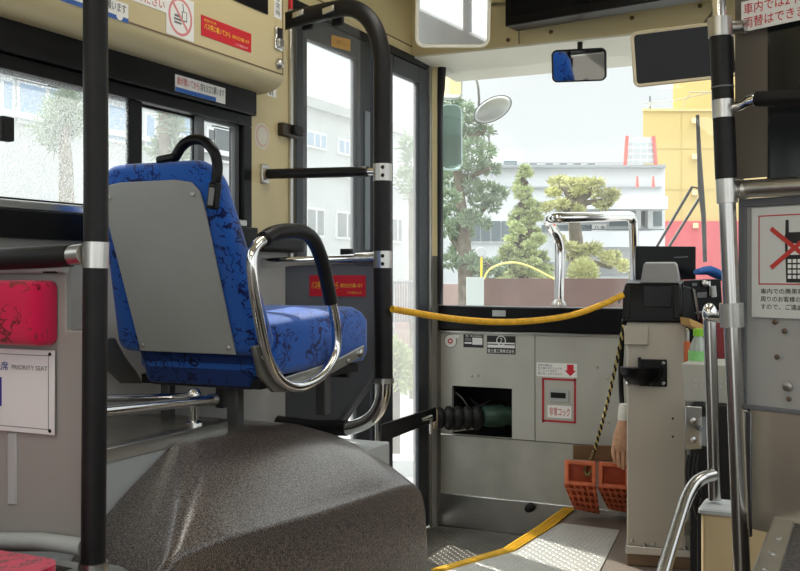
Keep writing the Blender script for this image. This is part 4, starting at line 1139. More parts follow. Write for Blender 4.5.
# raised floor over the right wheel with steel edge
struct(MB().box(-.15, XR-.002, .3, 1.95, .001, .56).build('floor.004', mat_m))
struct(MB().box(-.158, -.12, .3, 1.95, .545, .564).build('trim_17', steel, bevel=.003))
bolts([V((-.138, y, .564)) for y in (1.45,1.55,1.65,1.75)], (0,0,1), .006, bolt, bpy.data.objects['trim_17'])

# ================================================================== RIGHT POLE AND PARTITION
DP = 1.8
rp = thing('handrail_pole', pD(744,600,DP), 'tall leaning chrome pole with black grip at the driver partition', 'pole')
def RP(py): return pD(719 + py*.0405, py, DP)
zfloor = V((RP(760).x, RP(760).y, .0))
MB().tube([RP(-120), RP(22)], .0125, 18).build('pole_tube', chrome, rp, smooth=60)
MB().tube([RP(190), RP(450), RP(760), ], .0150, 18).build('pole_tube', chrome_dull, rp, smooth=60)
MB().tube([RP(18), RP(37)], .0215, 18).build('collar', steel, rp, smooth=60)
MB().tube([RP(36), RP(101)], .0195, 18).build('grip', black_pad, rp, smooth=60)
MB().tube([RP(117), RP(179)], .0195, 18).build('grip', black_pad, rp, smooth=60)
MB().tube([RP(86.5), RP(88)], .0205, 18).build('tie_ring', grey_ink, rp, smooth=60)
MB().tube([RP(100), RP(118)], .0200, 18).build('collar', steel, rp, smooth=60)
MB().tube([RP(178), RP(203)], .0185, 18).build('tee_joint', steel, rp, smooth=60)
MB().tube([RP(303), RP(327)], .0215, 18).build('clear_sleeve', mat('clear sleeve', rgb(176,176,172), .2, .4), rp, smooth=60)
P0 = pD(736, 300, DP+.045); PU = V((.902,-.431,0)).normalized(); PN = V((-.431,-.902,0)).normalized()
def PP(px, py, lift=0): return pP(px, py, P0 + PN*lift, PN)
MB().tube([RP(28), PP(742,27,.02), PP(748,27,.02)], .013, 14).build('upper_arm', steel, rp, smooth=60)
b_ = MB().tube([RP(109), PP(742,106,.05), PP(750,101,.075), PP(758,99,.08)], [.008,.009,.011,.012], 14).build('side_arm', chrome, rp, smooth=60)
MB().tube([PP(757,99,.08), PP(775,98.5,.08), PP(830,95,.08)], .0135, 14).build('arm_grip', black_pad, b_, smooth=60)
MB().tube([RP(190), PP(745,189,.02), PP(830,184,.02)], .0165, 16).build('crossbar', steel, rp, smooth=60)
MB().tube([PP(738,190,.025), PP(745,189,.02)], .019, 16).build('bar_socket', steel, rp, smooth=60)
dpn = thing('driver_partition', P0, 'grey metal driver partition with dark glass upper half', 'partition')
XE = 905
def strip(px0, y0, px1, y1, t=.004, lift=0):
    a = PP(px0, 275, lift); b2 = PP(px1, 275, lift)
    z1 = PP((px0+min(px1,800))/2, y0, lift).z; z0_ = PP((px0+min(px1,800))/2, y1, lift).z
    return MB().slab([V((a.x,a.y,z0_)), V((b2.x,b2.y,z0_)), V((b2.x,b2.y,z1)), V((a.x,a.y,z1))], -PN*t)
strip(735,-60,768,178).build('upper_board', mat('brown grey board', rgb(100,92,82), .55, noise=(6,.12)), dpn)
strip(767,-60,XE,178).build('dark_glass', mat('dark partition glass', rgb(28,32,34), .12), dpn)
strip(741,-60,XE,12, .01, .004).build('top_rail', mat('grey rail', rgb(130,128,122), .4, .4), dpn, bevel=.002)
strip(739,199,XE,409).build('lower_board', grey_wall, dpn)
fr2 = strip(738,197,746,410,.006,.003); fr2.build('edge_frame', dark_grey, dpn, bevel=.002)
strip(738,197,XE,206,.006,.0035).build('edge_frame', dark_grey, dpn, bevel=.002)
strip(742,407,XE,412,.008,.004).build('joint_strip', dark_grey, dpn, bevel=.002)
strip(750,411,XE,534).build('kick_sheet', stainless, dpn)
strip(738,411,751,536,.006,.003).build('kick_frame', mat('dark steel edge', (.16,.16,.16,1), .35, .8), dpn, bevel=.002)
strip(737,411,744,600,.02,.01).build('kick_edge', steel, dpn, bevel=.004)
bolts([PP(x,y,.004) for x,y in ((775,322),(784.5,331),(777,357),(789,399),(787,386),(742,390))], PN, .0048, mat('bronze bolt', rgb(110,92,76), .4, .7), dpn)
MB().lathe(PP(788,386.5,.003), PN, [(0,.009),(.003,.009),(.005,.004)], 12).build('lock', bolt, dpn, smooth=40)
# notices on it
def sheetP(name, px0, y0, px1, y1, m, label, lift=.004, cat='sign', roll=0):
    a = PP(px0, 275, lift); b2 = PP(px1, 275, lift); xm = px0
    zt2, zb3 = PP(px0, y0, lift).z, PP(px0, y1, lift).z
    return Sheet(name, V((a.x,a.y,zb3)), PU, (0,0,1), (b2-a).length, zt2-zb3, m, label, cat, t=.0025)
s = sheetP('phone_sign', 752.5, 208.5, 851, 317, mat('sign white', rgb(214,216,212), .4), 'white no mobile phone sign on the grey driver partition')
s.frame('red_frame', mat('frame red', rgb(190,50,62), .5), .075, .30, .925, .93, .0022)
def q_(u, v): return (.455 + (u-.515)*1.12, .60 + (v-.61)*1.12)
s.poly('phone', black_ink, [q_(*t) for t in ((.44,.36),(.60,.36),(.62,.74),(.58,.76),(.445,.76),(.425,.74))], lift=.0004)
s.poly('antenna', black_ink, [q_(*t) for t in ((.43,.74),(.465,.74),(.462,.86),(.433,.86))], lift=.0004)
s.rect('phone_screen', white, *q_(.455,.58), *q_(.585,.67), lift=.0008)
for r3 in range(4):
    for k in range(3): s.rect('key', white, *q_(.455+.045*k, .39+.042*r3), *q_(.488+.045*k, .42+.042*r3), lift=.0008)
cross_m = mat('cross red', rgb(196,58,50), .5)
s.poly('cross_bar', cross_m, ((.20,.47),(.225,.435),(.72,.79),(.695,.825)), lift=.0013)
s.poly('cross_bar', cross_m, ((.20,.79),(.225,.825),(.72,.47),(.695,.435)), lift=.0016)
s.text('車内での携帯電話のご使用は', black_ink, .10, .215, .94, .265)
s.text('周りのお客様のご迷惑となりま', black_ink, .10, .145, .94, .195)
s.text('すので、ご遠慮ください', black_ink, .10, .075, .80, .125)
s = sheetP('change_sign', 742, 2.5, 838, 32.5, white, 'white sign with red letters at the top of the partition', lift=.018)
s.text('車内では2千円札の', red_ink, .03, .55, .97, .92); s.text('両替はできません', red_ink, .03, .10, .92, .46)
# ================================================================== OUTSIDE
GZ = -0.62
struct(MB().box(-60, 60, -30, 90, GZ-.1, GZ).build('ground', mat('asphalt', rgb(140,140,138), .9, noise=(1.2,.08))))
def leaf_mat(name, c, a=.35):
    m = mat(name, c, .75, noise=(1.6, a), spec=.2)
    return m
leaf_pine = leaf_mat('pine needles', rgb(146,164,136)); leaf_fir = leaf_mat('fresh conifer needles', rgb(182,192,140))
leaf_gold = leaf_mat('golden pine needles', rgb(190,190,136)); leaf_bush = leaf_mat('clipped bush', rgb(204,206,150), .2)
leaf_grey = leaf_mat('grey green leaves', rgb(150,166,142)); bark = mat('grey bark', rgb(120,110,96), .9, noise=(9,.3)); bark_d = mat('dark bark', rgb(78,66,56), .9, noise=(9,.3))
def tuft(mb, c, rx, ry, rz, n, s, rnd, flat=.35, long=1.8):
    for _ in range(n):
        d = V((rnd.gauss(0,1), rnd.gauss(0,1), rnd.gauss(0,1))).normalized()
        rr_ = rnd.uniform(.55, 1.06)
        p = V(c) + V((d.x*rx, d.y*ry, d.z*rz))*rr_
        dr = (d + V((rnd.uniform(-.6,.6), rnd.uniform(-.6,.6), rnd.uniform(0,.9)))).normalized()
        sd = dr.cross(V((rnd.uniform(-1,1), rnd.uniform(-1,1), rnd.uniform(-1,1)))).normalized()
        L_, W_ = s*long*rnd.uniform(.6,1.3), s*flat*rnd.uniform(.7,1.3)
        mb.add([p - sd*W_, p + sd*W_, p + dr*L_ + sd*W_*.5, p + dr*L_ - sd*W_*.5], [(0,1,2,3)])
def tree(name, D, trunk, radii, pads, lm, bm_, label, n, s, branches=(), group=None, cat='tree', seed=1, flat=.35, long=1.8):
    rnd = random.Random(seed)
    base = pD(trunk[0][0], trunk[0][1], D); base.z = GZ
    o = thing(name, base, label, cat, group)
    t = MB().tube([base] + [pD(x, y, D + dd) for x, y, dd in trunk], radii, 8)
    for br in branches:
        t.tube([pD(x, y, D + dd) for x, y, dd in br], [.09*D/16, .05*D/16, .03*D/16][:len(br)], 6)
    t.build('trunk', bm_, o, smooth=60)
    f = MB()
    for (x, y, rx, ry, dd) in pads:
        k = D/FL; tuft(f, pD(x, y, D + dd), rx*k, rx*k, ry*k, int(n*(rx*ry)**.75/60)+20, s, rnd, flat, long)
    f.build('foliage', lm, o)
    return o
rnd = random.Random(11)
# tall pine on the left of the windscreen
pads = [(452,102,9,8,0),(464,112,10,8,.3),(450,122,10,8,-.3),(472,124,10,7,0),(485,131,6,4,0),(460,138,12,8,.2),(474,146,10,6,-.2),(446,150,9,8,.3),(486,152,9,6,.3),(456,160,12,8,-.2),(475,166,13,6,0),(492,170,8,5,.2),(450,178,13,7,.3),(470,186,12,7,.1),(488,190,11,6,.3),(500,194,6,5,.2),(448,198,10,7,-.4),(478,202,9,5,.1),(492,206,7,5,0),(452,214,13,8,.2),(470,218,11,7,-.2),(486,224,5,4,-.3),(447,228,11,7,0),(462,234,11,6,.2),(450,262,10,6,-.2),(460,252,10,6,.2),(474,262,9,7,-.2),(484,268,10,7,.2),(468,272,8,6,.3)]
tree('pine_tree', 15.5, [(466,300,0),(465,260,0),(463,220,.1),(458,180,0),(456,140,.1),(455,105,0)], [.14,.14,.12,.10,.07,.05,.03], pads, leaf_pine, bark, 'tall grey green pine at the left edge of the windscreen', 620, .05,
     [[(463,230,0),(478,215,.2),(495,197,.3)],[(458,180,0),(472,176,.1),(490,168,-.2)],[(463,250,0),(452,238,.2),(444,215,.2)],[(456,150,0),(470,138,0),(486,130,0)],[(464,262,0),(478,258,.1),(490,266,0)]], seed=3, flat=.3, long=1.6)
# conical conifer
pads = []
for y in range(169, 286, 7):
    hw = 2.5 + (y-164)*.19
    for k in range(max(2, int(hw/2.6))):
        pads.append((525 + rnd.uniform(-hw,hw), y + rnd.uniform(-2,2), 3.2+hw*.14, 2.3, rnd.uniform(-hw,hw)*.012))
brs = []
for y in range(180, 280, 12):
    hw = (y-164)*.16
    brs += [[(525,y,0),(525-hw,y+2,0)],[(525,y+5,0),(525+hw,y+6,0)]]
tree('conifer_tree', 14.5, [(525,300,0),(525,250,0),(524,210,0),(523,172,0)], [.11,.11,.10,.06,.02], pads, leaf_fir, bark_d, 'yellow green cone shaped conifer in the middle of the windscreen', 1100, .038, [[ (a_[0],a_[1],a_[2]) for a_ in b_] for b_ in brs], seed=4, flat=.35, long=1.5)
# broad pine with cloud pads
pads = []
for (x, y, rx, ry) in ((565,184,20,5),(590,185,18,5),(606,193,12,5),(552,192,9,4),(582,194,20,4),(558,205,12,4),(545,208,7,3),(575,209,10,3),(600,205,10,3),(612,198,6,4),
        (588,250,16,5),(610,258,13,5),(576,255,12,5),(568,248,8,4),(619,264,7,4),(560,240,5,3)):
    for k in range(4): pads.append((x+rnd.uniform(-.6,.6)*rx, y+rnd.uniform(-.5,.5)*ry, rx*.45, ry*.6, rnd.uniform(-.4,.4)))
tree('cloud_pine_tree', 15.0, [(577,300,0),(577,270,0),(576,240,.1),(574,220,0),(572,200,0)], [.13,.13,.12,.11,.09,.05], pads, leaf_gold, bark, 'spreading golden pine with cloud pruned pads behind the chrome grab bar', 900, .042,
     [[(576,222,0),(562,205,0),(548,204,.1)],[(574,214,0),(586,203,0),(602,200,0)],[(577,262,0),(592,262,.1),(612,268,0)],[(572,204,0),(566,190,0),(558,184,0)],[(574,206,0),(590,192,0)]], seed=5, flat=.3, long=1.6)
tree('round_bush', 13.8, [(583,300,0),(583,275,0)], [.05,.05,.03], [(583,274,15,15,0),(583,270,13,11,0)], leaf_bush, bark_d, 'clipped round pale bush under the cloud pruned pine', 1500, .022, cat='bush', seed=6)
tree('small_pine_tree', 17.0, [(497,300,0),(497,275,0)], [.06,.05,.03], [(500,264,10,6,0),(490,275,12,6,.3),(508,277,8,5,0)], leaf_pine, bark_d, 'low dark pine between the tall pine and the conifer', 700, .05, seed=7)
tree('back_tree', 17.0, [(630,300,0),(632,282,0),(634,266,0)], [.09,.09,.07,.04], [(640,262,8,5,0),(628,268,7,4,0)], leaf_gold, bark, 'small tree trunk at the right end of the brown wall', 600, .045, seed=8)
# trees seen through the door and the side windows
tree('street_tree', 13.0, [(414,300,0),(412,240,0),(411,180,0)], [.07,.07,.05,.03], [(413,160,9,12,0),(406,180,10,12,.3),(415,190,9,14,0),(408,145,6,8,0)], leaf_grey, bark, 'pale tree seen through the far door leaf', 260, .05, seed=9)
tree('hedge', 9.0, [(396,395,0),(396,370,0)], [.04,.04,.03], [(394,364,15,24,0),(405,372,12,20,.2),(384,372,12,20,.1)], leaf_fir, bark_d, 'yellow green hedge seen low through the door glass', 700, .03, cat='hedge', seed=10)
tree('palm_tree', 8.5, [(67,230,0),(66,170,0),(64,125,0)], [.075,.07,.06,.045], [(62,108,9,6,0),(52,110,7,4,.3),(74,110,7,6,0),(58,120,10,5,0),(68,132,8,5,.2),(52,126,6,4,0),(42,128,7,1.5,0),(50,139,7,1.5,0),(55,146,7,1.5,.2),(78,122,5,5,.1),(66,98,8,5,0)], leaf_grey, bark, 'pale spiky tree outside the rainy side window', 420, .035, seed=12, long=2.8, flat=.22)
tree('palm_tree', 11.0, [(163,240,0),(165,150,0),(164,110,0)], [.09,.09,.07,.06], [(165,112,5,12,0),(170,140,7,7,.2),(180,152,8,6,0),(160,150,7,7,.1),(174,128,5,7,0)], leaf_grey, bark, 'pale tree outside the middle sliding pane', 380, .05, seed=13, long=2.4, flat=.25)

# long white building across the street on the left
XBd = -13.0
lb = thing('white_building', (XBd-4, 8, GZ), 'long pale building with rows of windows beyond the side windows and door', 'building')
wall_l = mat('white render', rgb(192,194,194), .8, noise=(.8,.03)); win_b = mat('blue window', rgb(150,176,206), .2); win_d = mat('dark window pane', rgb(96,104,110), .2)
ytop = pX(330, 114, XBd).z
yend = pX(412, 275, XBd).y
MB().box(XBd-8, XBd, -8, yend, GZ, ytop).build('wall', wall_l, lb)
MB().box(XBd-8, XBd+.15, -8, yend+.1, ytop, ytop+.25).build('roof_edge', pale_grey, lb)
frm = mat('white window frame', rgb(224,226,226), .6)
def bwin(y0, y1, z0, z1, gm, mull=1):
    f = MB(); f.box(XBd, XBd+.05, y0-.06, y1+.06, z0-.06, z1+.06)
    o = f.build('window', frm, lb)
    MB().box(XBd+.045, XBd+.06, y0, y1, z0, z1).build('pane', gm, o)
    for k in range(mull):
        ym = y0 + (y1-y0)*(k+1)/(mull+1); MB().box(XBd+.05, XBd+.08, ym-.03, ym+.03, z0, z1).build('mullion', frm, o)
# rows: photo anchors (px span, y span) on this wall
for (a, b2, t_, u_) in ((18,43,86,122),(48,75,92,126),(2,10,82,119),(18,43,62,80),(48,75,68,87),(107,128,108,140),(145,152,116,146),(214,228,130,160),(207,212,130,140),(214,228,113,126),(176,196,112,136)):
    p, q = pX(a, t_, XBd), pX(b2, u_, XBd)
    zz1 = pX((a+b2)/2, t_, XBd).z; zz0 = pX((a+b2)/2, u_, XBd).z
    bwin(p.y, q.y, zz0, zz1, win_d if a > 200 else win_b, 0)
for (a, b2) in ((306,324),(338,352),(357,366)):
    for (t_, u_) in ((138,150),):
        zz1 = pX(330, t_, XBd).z; zz0 = pX(330, u_, XBd).z
        bwin(pX(a, t_, XBd).y, pX(b2, t_, XBd).y, zz0, zz1, win_b, 2)
for (a, b2) in ((306,322),(336,354),(391,400)):
    bwin(pX(a, 200, XBd).y, pX(b2, 200, XBd).y, pX(330, 236, XBd).z, pX(330, 212, XBd).z, win_d, 1)
MB().box(XBd, XBd+.12, -8, yend, pX(330,176,XBd).z, pX(330,172,XBd).z).build('ledge', frm, lb)

# brown boundary wall, railings, ground strips
def facing(name, px0, px1, D, z0, z1, m, label, cat, t=.3):
    a, b2 = pD(px0, 275, D), pD(px1, 275, D)
    return tag(MB().slab([V((a.x,a.y,z0)), V((b2.x,b2.y,z0)), V((b2.x,b2.y,z1)), V((a.x,a.y,z1))], F*t).build(name, m), label, cat)
brown = mat('brown tiles', rgb(100,72,64), .8, noise=(3,.12))
fw = facing('boundary_wall', 484, 640, 13.2, GZ, pD(500,278.5,13.2).z, brown, 'low brown wall below the trees beyond the windscreen', 'wall')
facing('pink_wall', 395, 470, 18, GZ, pD(500,284,18).z, mat('dusty pink', rgb(186,160,152), .85, noise=(3,.1)), 'dusty pink low wall under the tall pine on the left', 'wall')
ra = thing('iron_railing', pD(405,300,12.5), 'thin grey iron railing seen low through the door', 'railing')
for k in range(14):
    x = 388+2.6*k; MB().tube([pD(x,281,12.5), pD(x,322,12.5)], .012, 6).build('bar', grey_ink, ra)
MB().tube([pD(386,282,12.5), pD(424,282,12.5)], .018, 6).build('top_bar', grey_ink, ra)
kb = facing('kerb', 380, 430, 8.0, GZ, GZ+.12, pale_grey, 'grey kerb outside the front door', 'kerb')
facing('notice_board', 466.5, 484, 12.6, GZ, pD(470,277,12.6).z, mat('weathered board', rgb(176,184,180), .6), 'small pale notice board at the foot of the tall pine', 'board', .05)
facing('gate_sign', 558, 566, 13.9, pD(550,280,13.9).z, pD(550,255,13.9).z, pale_grey, 'narrow pale grey sign behind the left leg of the grab bar', 'sign', .05)
MB_ = MB().tube([pD(481,320,13), pD(481.5,250,13)], .016, 8)
cm = thing('corner_mirror_post', pD(481,320,13), 'yellow post with round traffic mirror by the tall pine', 'traffic mirror')
MB_.build('post', yellow_ink, cm, smooth=60)
MB().lathe(pD(481,252,12.95), -F, [(0,.060),(.02,.068),(.03,.06)], 20).build('mirror', pale_grey, cm, smooth=40)
tag(MB().tube([pD(484,279,12.9), pD(489,270,12.9), pD(500,264.5,12.9), pD(514,262.5,12.9), pD(528,266,12.9), pD(541,272,12.9), pD(556,280,12.9)], .014, 8, spline=5).build('yellow_hoop', mat('pale yellow paint', rgb(226,214,120), .5), smooth=60), 'thin yellow hoop bar arching across in front of the conifer', 'hoop')

# pale stepped building ahead
Dw = 30.0
wb_ = thing('office_building', V((pD(580,275,Dw+4).x, pD(580,275,Dw+4).y, GZ)), 'pale stepped office building behind the trees ahead', 'building')
wl = mat('pale concrete', rgb(214,217,218), .8, noise=(.5,.03)); wl2 = mat('grey concrete', rgb(160,164,166), .8); wg = mat('office glass', rgb(92,106,112), .15)
def fac(name, x0, x1, yt, yb, dd, m, depth=6.0, par=wb_):
    a, b2 = pD(x0, 275, Dw+dd), pD(x1, 275, Dw+dd); z1 = pD(x0, yt, Dw+dd).z; z0 = GZ if yb is None else pD(x0, yb, Dw+dd).z
    return MB().slab([V((a.x,a.y,z0)), V((b2.x,b2.y,z0)), V((b2.x,b2.y,z1)), V((a.x,a.y,z1))], F*depth).build(name, m, par)
fac('main_block', 430, 665, 166, None, 0, wl)
fac('roof_house', 496, 523, 151, 166.5, 1, wl, 3)
fac('parapet', 429, 666, 164.5, 167.5, -.25, wl2, .3)
fac('parapet_rail', 429, 655, 162.5, 163.3, -.2, wl2, .05)
for (a, b2, t_, u_) in ((504,517,161,165),):
    fac('window', a, b2, t_, u_, .9, wg, .2)
for a in (530, 546, 560, 574, 588):
    fac('roof_vent', a, a+7, 163.5, 166, .6, win_d, .4)
fac('floor_band', 430, 662, 186.5, 188, -.12, wl2, .15)
fac('balcony', 560, 668, 196, 209, -1.2, wl, 1.5)
fac('recess', 610, 662, 209, 226, -.05, wg, .1)
for a in (636, 648): fac('column', a, a+5, 208, 228, -.5, wl, .4)
fac('balcony', 560, 664, 231, 247, -.9, wl, 1.2)
fac('balcony_rail', 540, 664, 229, 230, -.9, win_d, .05)
f1 = fac('window', 470, 512, 219, 243, -.1, frm, .15)
for k in range(4): fac('pane', 471+10.3*k, 480+10.3*k, 221, 241, -.16, wg, .08, f1)
f1 = fac('window', 542, 604, 225, 231.5, -.1, wg, .15)
bnr = fac('banner', 592, 606, 224, 231, -.3, white, .05)
lettering('八木', black_ink, bnr, pD(594,230,Dw-.32), R, UP, .35, .14)
fac('lower_band', 520, 664, 262, 275, -.1, wl2, .12)
an = thing('roof_antenna', pD(486,165,Dw), 'thin television aerial on the roof above the tall pine', 'antenna')
MB().tube([pD(489.5,166,Dw), pD(489,132,Dw)], .03, 6).build('mast', grey_ink, an)
MB().tube([pD(478,131,Dw), pD(498,134,Dw)], .02, 6).build('boom', grey_ink, an)
bf = thing('roof_billboard', pD(640,165,29), 'pink edged lattice billboard frame on the office roof', 'billboard')
for (x0, y0, x1, y1) in ((625,165,627,136),(656,165,653.5,136)):
    MB().tube([pD(x0,y0,29), pD(x1,y1,29)], .055, 8).build('post', mat('salmon paint', rgb(224,120,112), .6), bf, smooth=60)
MB().slab([pD(627,163,29.05), pD(654,163,29.05), pD(652.5,137,29.05), pD(629,137,29.05)], F*.05).build('panel', mat('pale mesh', rgb(206,212,214), .7), bf)
for y in (142,148,154,160): MB().tube([pD(627,y,28.98), pD(654,y,28.98)], .012, 6).build('bar', frm, bf)
for x in (633,640,647): MB().tube([pD(x,137,28.98), pD(x,163,28.98)], .012, 6).build('bar', frm, bf)
for (x, lab) in ((637.5, 'small salmon stand left on the balcony below the billboard'), (653.5, 'small salmon stand right on the balcony below the billboard')):
    tag(MB().slab([pD(x-1.6,187,28.8), pD(x+1.6,187,28.8), pD(x+.6,176,28.8), pD(x-.6,176,28.8)], F*.1).build('balcony_stand', MATS['salmon paint']), lab, 'stand')
# yellow building with pink base
Dy = 37.5
YF_ = F*.92 + R*.38
yb_ = thing('yellow_building', V((pD(700,275,Dy+3).x, pD(700,275,Dy+3).y, GZ)), 'tall yellow building with pink lower wall behind the driver mirror', 'building')
yl = mat('yellow render', rgb(208,184,120), .8, noise=(.4,.03)); pk = mat('pink render', rgb(206,94,100), .8, noise=(.5,.05))
def yfac(name, x0, x1, yt, yb, dd, m, depth=5.0, par=yb_):
    a, b2 = pD(x0, 275, Dy+dd), pD(x1, 275, Dy+dd); z1 = pD(x0, yt, Dy+dd).z; z0 = GZ if yb is None else pD(x0, yb, Dy+dd).z
    return MB().slab([V((a.x,a.y,z0)), V((b2.x,b2.y,z0)), V((b2.x,b2.y,z1)), V((a.x,a.y,z1))], YF_*depth).build(name, m, par)
yfac('main_wall', 643, 1250, 110, 221, 0, yl)
yfac('pink_wall', 652, 1250, 221, None, -.12, pk, 5)
yfac('stair_tower', 673, 1250, 60, 110, 1.5, yl, 3)
yfac('parapet', 642.5, 1250, 108.5, 111, -.1, mat('parapet grey', rgb(214,196,140), .8), .2)
seam = mat('render joint', rgb(198,176,112), .8)
for y in (148, 189): yfac('joint', 643, 1250, y, y+.8, -.02, seam, .03)
yfac('joint', 681, 681.8, 111, 221, -.02, seam, .03)
for (x, y) in ((692,120),(692,156),(692,192),(693,225)): yfac('wall_lamp', x, x+5, y-2, y+3, -.25, mat('cream lamp', rgb(240,220,170), .6), .25)
for (x0, y0, x1, y1) in ((673,101,712,92),(682,108,690,92),(690,92,712,92),(712,92,712,110)):
    MB().tube([pD(x0,y0,Dy+.2), pD(x1,y1,Dy+.2)], .03, 6).build('stair_rail', mat('rail grey', rgb(180,170,140), .6), yb_)
MB().tube([pD(650,109,Dy+.3), pD(650,96,Dy+.3)], .035, 6).build('aerial_mast', grey_ink, yb_)
MB().tube([pD(648,108,Dy+.3), pD(652,101,Dy+.3)], .05, 6).build('aerial_dish', pale_grey, yb_)
MB().tube([pD(643,103,Dy+.1), pD(674,101,Dy+.1)], .02, 6).build('roof_rail', pale_grey, yb_)

MB_s = MB(); a = pD(900, 275, 26)
MB_s.box(a.x, a.x+9, a.y-14, a.y+6, GZ, 5.5)
tag(MB_s.build('shop_building', wl2), 'low grey building standing beyond the right wall of the street', 'building')
# ------------------------------------------------------------------ mirrors and wipers on the outside of the bus
def omirror(name, c, n, w, h, r, rim, fm, gm, label, roll=0, dep=.05):
    return mirror(name, c, n, roll, w, h, r, rim, fm, gm, label, 'outside mirror', depth=dep)
omirror('side_mirror', pD(451,81,4.95), (.45,-.88,.0), .115, .175, .035, .007, pale_grey, mirror_m, 'small rounded outside mirror at the top left of the windscreen')
tl_m = mat('teal mirror glass', (.32,.50,.50,1), .04, 1.0)
omirror('side_mirror', pD(451.5,137,4.95), (.5,-.86,.06), .11, .33, .035, .006, mat('pale teal rim', rgb(170,196,194), .4), tl_m, 'tall teal tinted outside mirror left of the windscreen')
cvx = thing('convex_mirror', pD(492.5,109,4.75), 'oval convex mirror on a thin stalk outside the windscreen', 'outside mirror')
nn = V((.42,-.88,-.10)).normalized(); c = pD(492.5,109.5,4.75)
u1_ = (R*math.cos(.5)+UP*math.sin(.5)).normalized(); 
u1_ = (u1_ - nn*u1_.dot(nn)).normalized(); v1_ = nn.cross(u1_)
def ell(a, b, d): return [c + u1_*(a*math.cos(2*PI*k/32)) + v1_*(b*math.sin(2*PI*k/32)) + nn*d for k in range(32)]
MB().loft([ell(.10,.055,0), ell(.10,.055,.008), ell(.094,.05,.01)]).build('rim', mat('dark rim', rgb(90,92,92), .4), cvx, smooth=40)
MB().loft([ell(.095,.051,.010), ell(.08,.043,.014), ell(.055,.03,.018), ell(.02,.011,.02)]).build('mirror_face', mat('convex silver', (.72,.75,.74,1), .35, .6), cvx, smooth=180)
MB().tube([pD(455,66,4.95), pD(464,66.5,4.9), pD(473,73,4.85), pD(477.5,84,4.8), pD(479,97,4.78), pD(480,108,4.76), c], .006, 8, spline=5).build('stalk', mid_grey, cvx, smooth=60)
wp_ = thing('wiper', pD(702,290,4.48), 'black windscreen wiper with upright blade and two thin arms', 'wiper')
MB().tube([pD(697.5,115,4.5), pD(699,150,4.5), pD(701,190,4.5), pD(703.5,215,4.5), pD(705,262,4.5)], [.008,.010,.014,.011,.009], 8).build('blade', black, wp_, smooth=60)
MB().tube([pD(702,189,4.52), pD(692,187,4.53), pD(650,258,4.5)], .007, 8).build('arm', black, wp_, smooth=60)
MB().tube([pD(702,194,4.52), pD(662,258,4.5)], .007, 8).build('arm', black, wp_, smooth=60)
MB().tube([pD(636,270,4.46), pD(618,303,4.46)], .008, 8).build('arm', black, thing('wiper', pD(618,303,4.46), 'lower wiper arm behind the right leg of the grab bar', 'wiper'), smooth=60)

lamp_m = mat('fill lamp diffuser', (1,.96,.88,1), .5, emit=10.0)
# ------------------------------------------------------------------ saloon behind the camera, seen only in the mirrors
for k in range(4):
    y = .4 - .7*k
    hs = thing('hanging_strap', (-.5, y, 1.55), 'white hanging strap on the saloon rail behind the viewer', 'strap', 'hanging straps')
    MB().tube([(-.5,y,1.98),(-.5,y,1.74)], .012, 8).build('belt', black, hs)
    MB().tube([(-.5,y,1.74),(-.555,y,1.64),(-.445,y,1.64)], .008, 8, closed=True).build('grip', white, hs)
tag(MB().tube([(-.5,-3,2.0),(-.5,.6,2.0)], .016, 10).build('saloon_rail', black_pad, smooth=60), 'long black ceiling rail carrying the hanging straps', 'rail')

# unseen strip lamps added under the ceiling to brighten the saloon
for k, y in enumerate((-1.6, .2, 2.45)):
    for j, x in enumerate((-1.15, -.02)):
        lp = thing('fill_lamp', (x, y, ZC), 'white strip lamp added out of view under the ceiling to brighten the saloon', 'lamp', 'added fill lamps')
        MB().box(x-.09, x+.09, y-.5, y+.5, ZC-.03, ZC-.001).build('housing', cream, lp, bevel=.004)
        MB().box(x-.075, x+.075, y-.48, y+.48, ZC-.036, ZC-.0305).build('diffuser', lamp_m, lp)
# ================================================================== LIGHT AND CAMERA
wd = bpy.data.worlds.new('sky'); SC.world = wd; wd.use_nodes = True
nt = wd.node_tree; bg = nt.nodes['Background']
tc = nt.nodes.new('ShaderNodeTexCoord'); sx = nt.nodes.new('ShaderNodeSeparateXYZ')
nt.links.new(tc.outputs['Generated'], sx.inputs[0])
rp_ = nt.nodes.new('ShaderNodeValToRGB')
e = rp_.color_ramp.elements
e[0].position = 0.0; e[0].color = (.99,1.03,1.04,1)
e[1].position = 1.0; e[1].color = (3.2,3.3,3.4,1)
x = rp_.color_ramp.elements.new(.30); x.color = (.98,1.03,1.045,1)
x = rp_.color_ramp.elements.new(.55); x.color = (1.8,1.9,1.95,1)
SUND = V((.68, -.34, -.64)).normalized()
dt = nt.nodes.new('ShaderNodeVectorMath'); dt.operation = 'DOT_PRODUCT'; dt.inputs[1].default_value = -SUND
nt.links.new(tc.outputs['Generated'], dt.inputs[0])
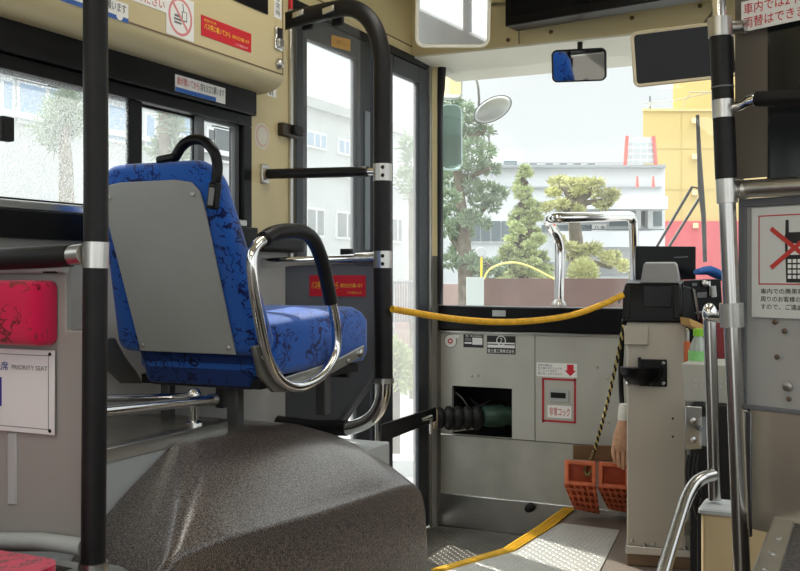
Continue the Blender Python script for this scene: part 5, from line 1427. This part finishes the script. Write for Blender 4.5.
mr = nt.nodes.new('ShaderNodeMapRange'); mr.inputs[1].default_value = 0.65; mr.inputs[2].default_value = 1.0; mr.inputs[3].default_value = 1.0; mr.inputs[4].default_value = 1.8
nt.links.new(dt.outputs['Value'], mr.inputs[0])
ml = nt.nodes.new('ShaderNodeVectorMath'); ml.operation = 'SCALE'
nt.links.new(sx.outputs['Z'], rp_.inputs[0]); nt.links.new(rp_.outputs[0], ml.inputs[0]); nt.links.new(mr.outputs[0], ml.inputs['Scale'])
d2 = nt.nodes.new('ShaderNodeVectorMath'); d2.operation = 'DOT_PRODUCT'; d2.inputs[1].default_value = V((.35,-.93,.1)).normalized()
nt.links.new(tc.outputs['Generated'], d2.inputs[0])
m2_ = nt.nodes.new('ShaderNodeMapRange'); m2_.inputs[1].default_value = -.2; m2_.inputs[2].default_value = .9; m2_.inputs[3].default_value = 1.0; m2_.inputs[4].default_value = 1.5
nt.links.new(d2.outputs['Value'], m2_.inputs[0])
ml2 = nt.nodes.new('ShaderNodeVectorMath'); ml2.operation = 'SCALE'
nt.links.new(ml.outputs[0], ml2.inputs[0]); nt.links.new(m2_.outputs[0], ml2.inputs['Scale'])
nt.links.new(ml2.outputs[0], bg.inputs[0]); bg.inputs[1].default_value = 1.0
sun = bpy.data.lights.new('sun', 'SUN'); sun.energy = 9.0; sun.angle = math.radians(1.0); sun.color = (1, .95, .86)
so = bpy.data.objects.new('sun', sun); COL.objects.link(so)
so.rotation_euler = SUND.to_track_quat('-Z', 'Y').to_euler()
cam = bpy.data.cameras.new('camera'); cam.sensor_width = 36; cam.lens = FL/800*36; cam.clip_start = .05; cam.clip_end = 500
cam.shift_y = -(285.5-HY)/800
co = bpy.data.objects.new('camera', cam); COL.objects.link(co)
co.location = CAM; co.rotation_euler = (PI/2, 0, YAW)
SC.camera = co
SC.view_settings.view_transform = 'Standard'; SC.view_settings.look = 'None'; SC.view_settings.gamma = 1
SC.view_settings.use_curve_mapping = False
SC.view_settings.exposure = 0.0
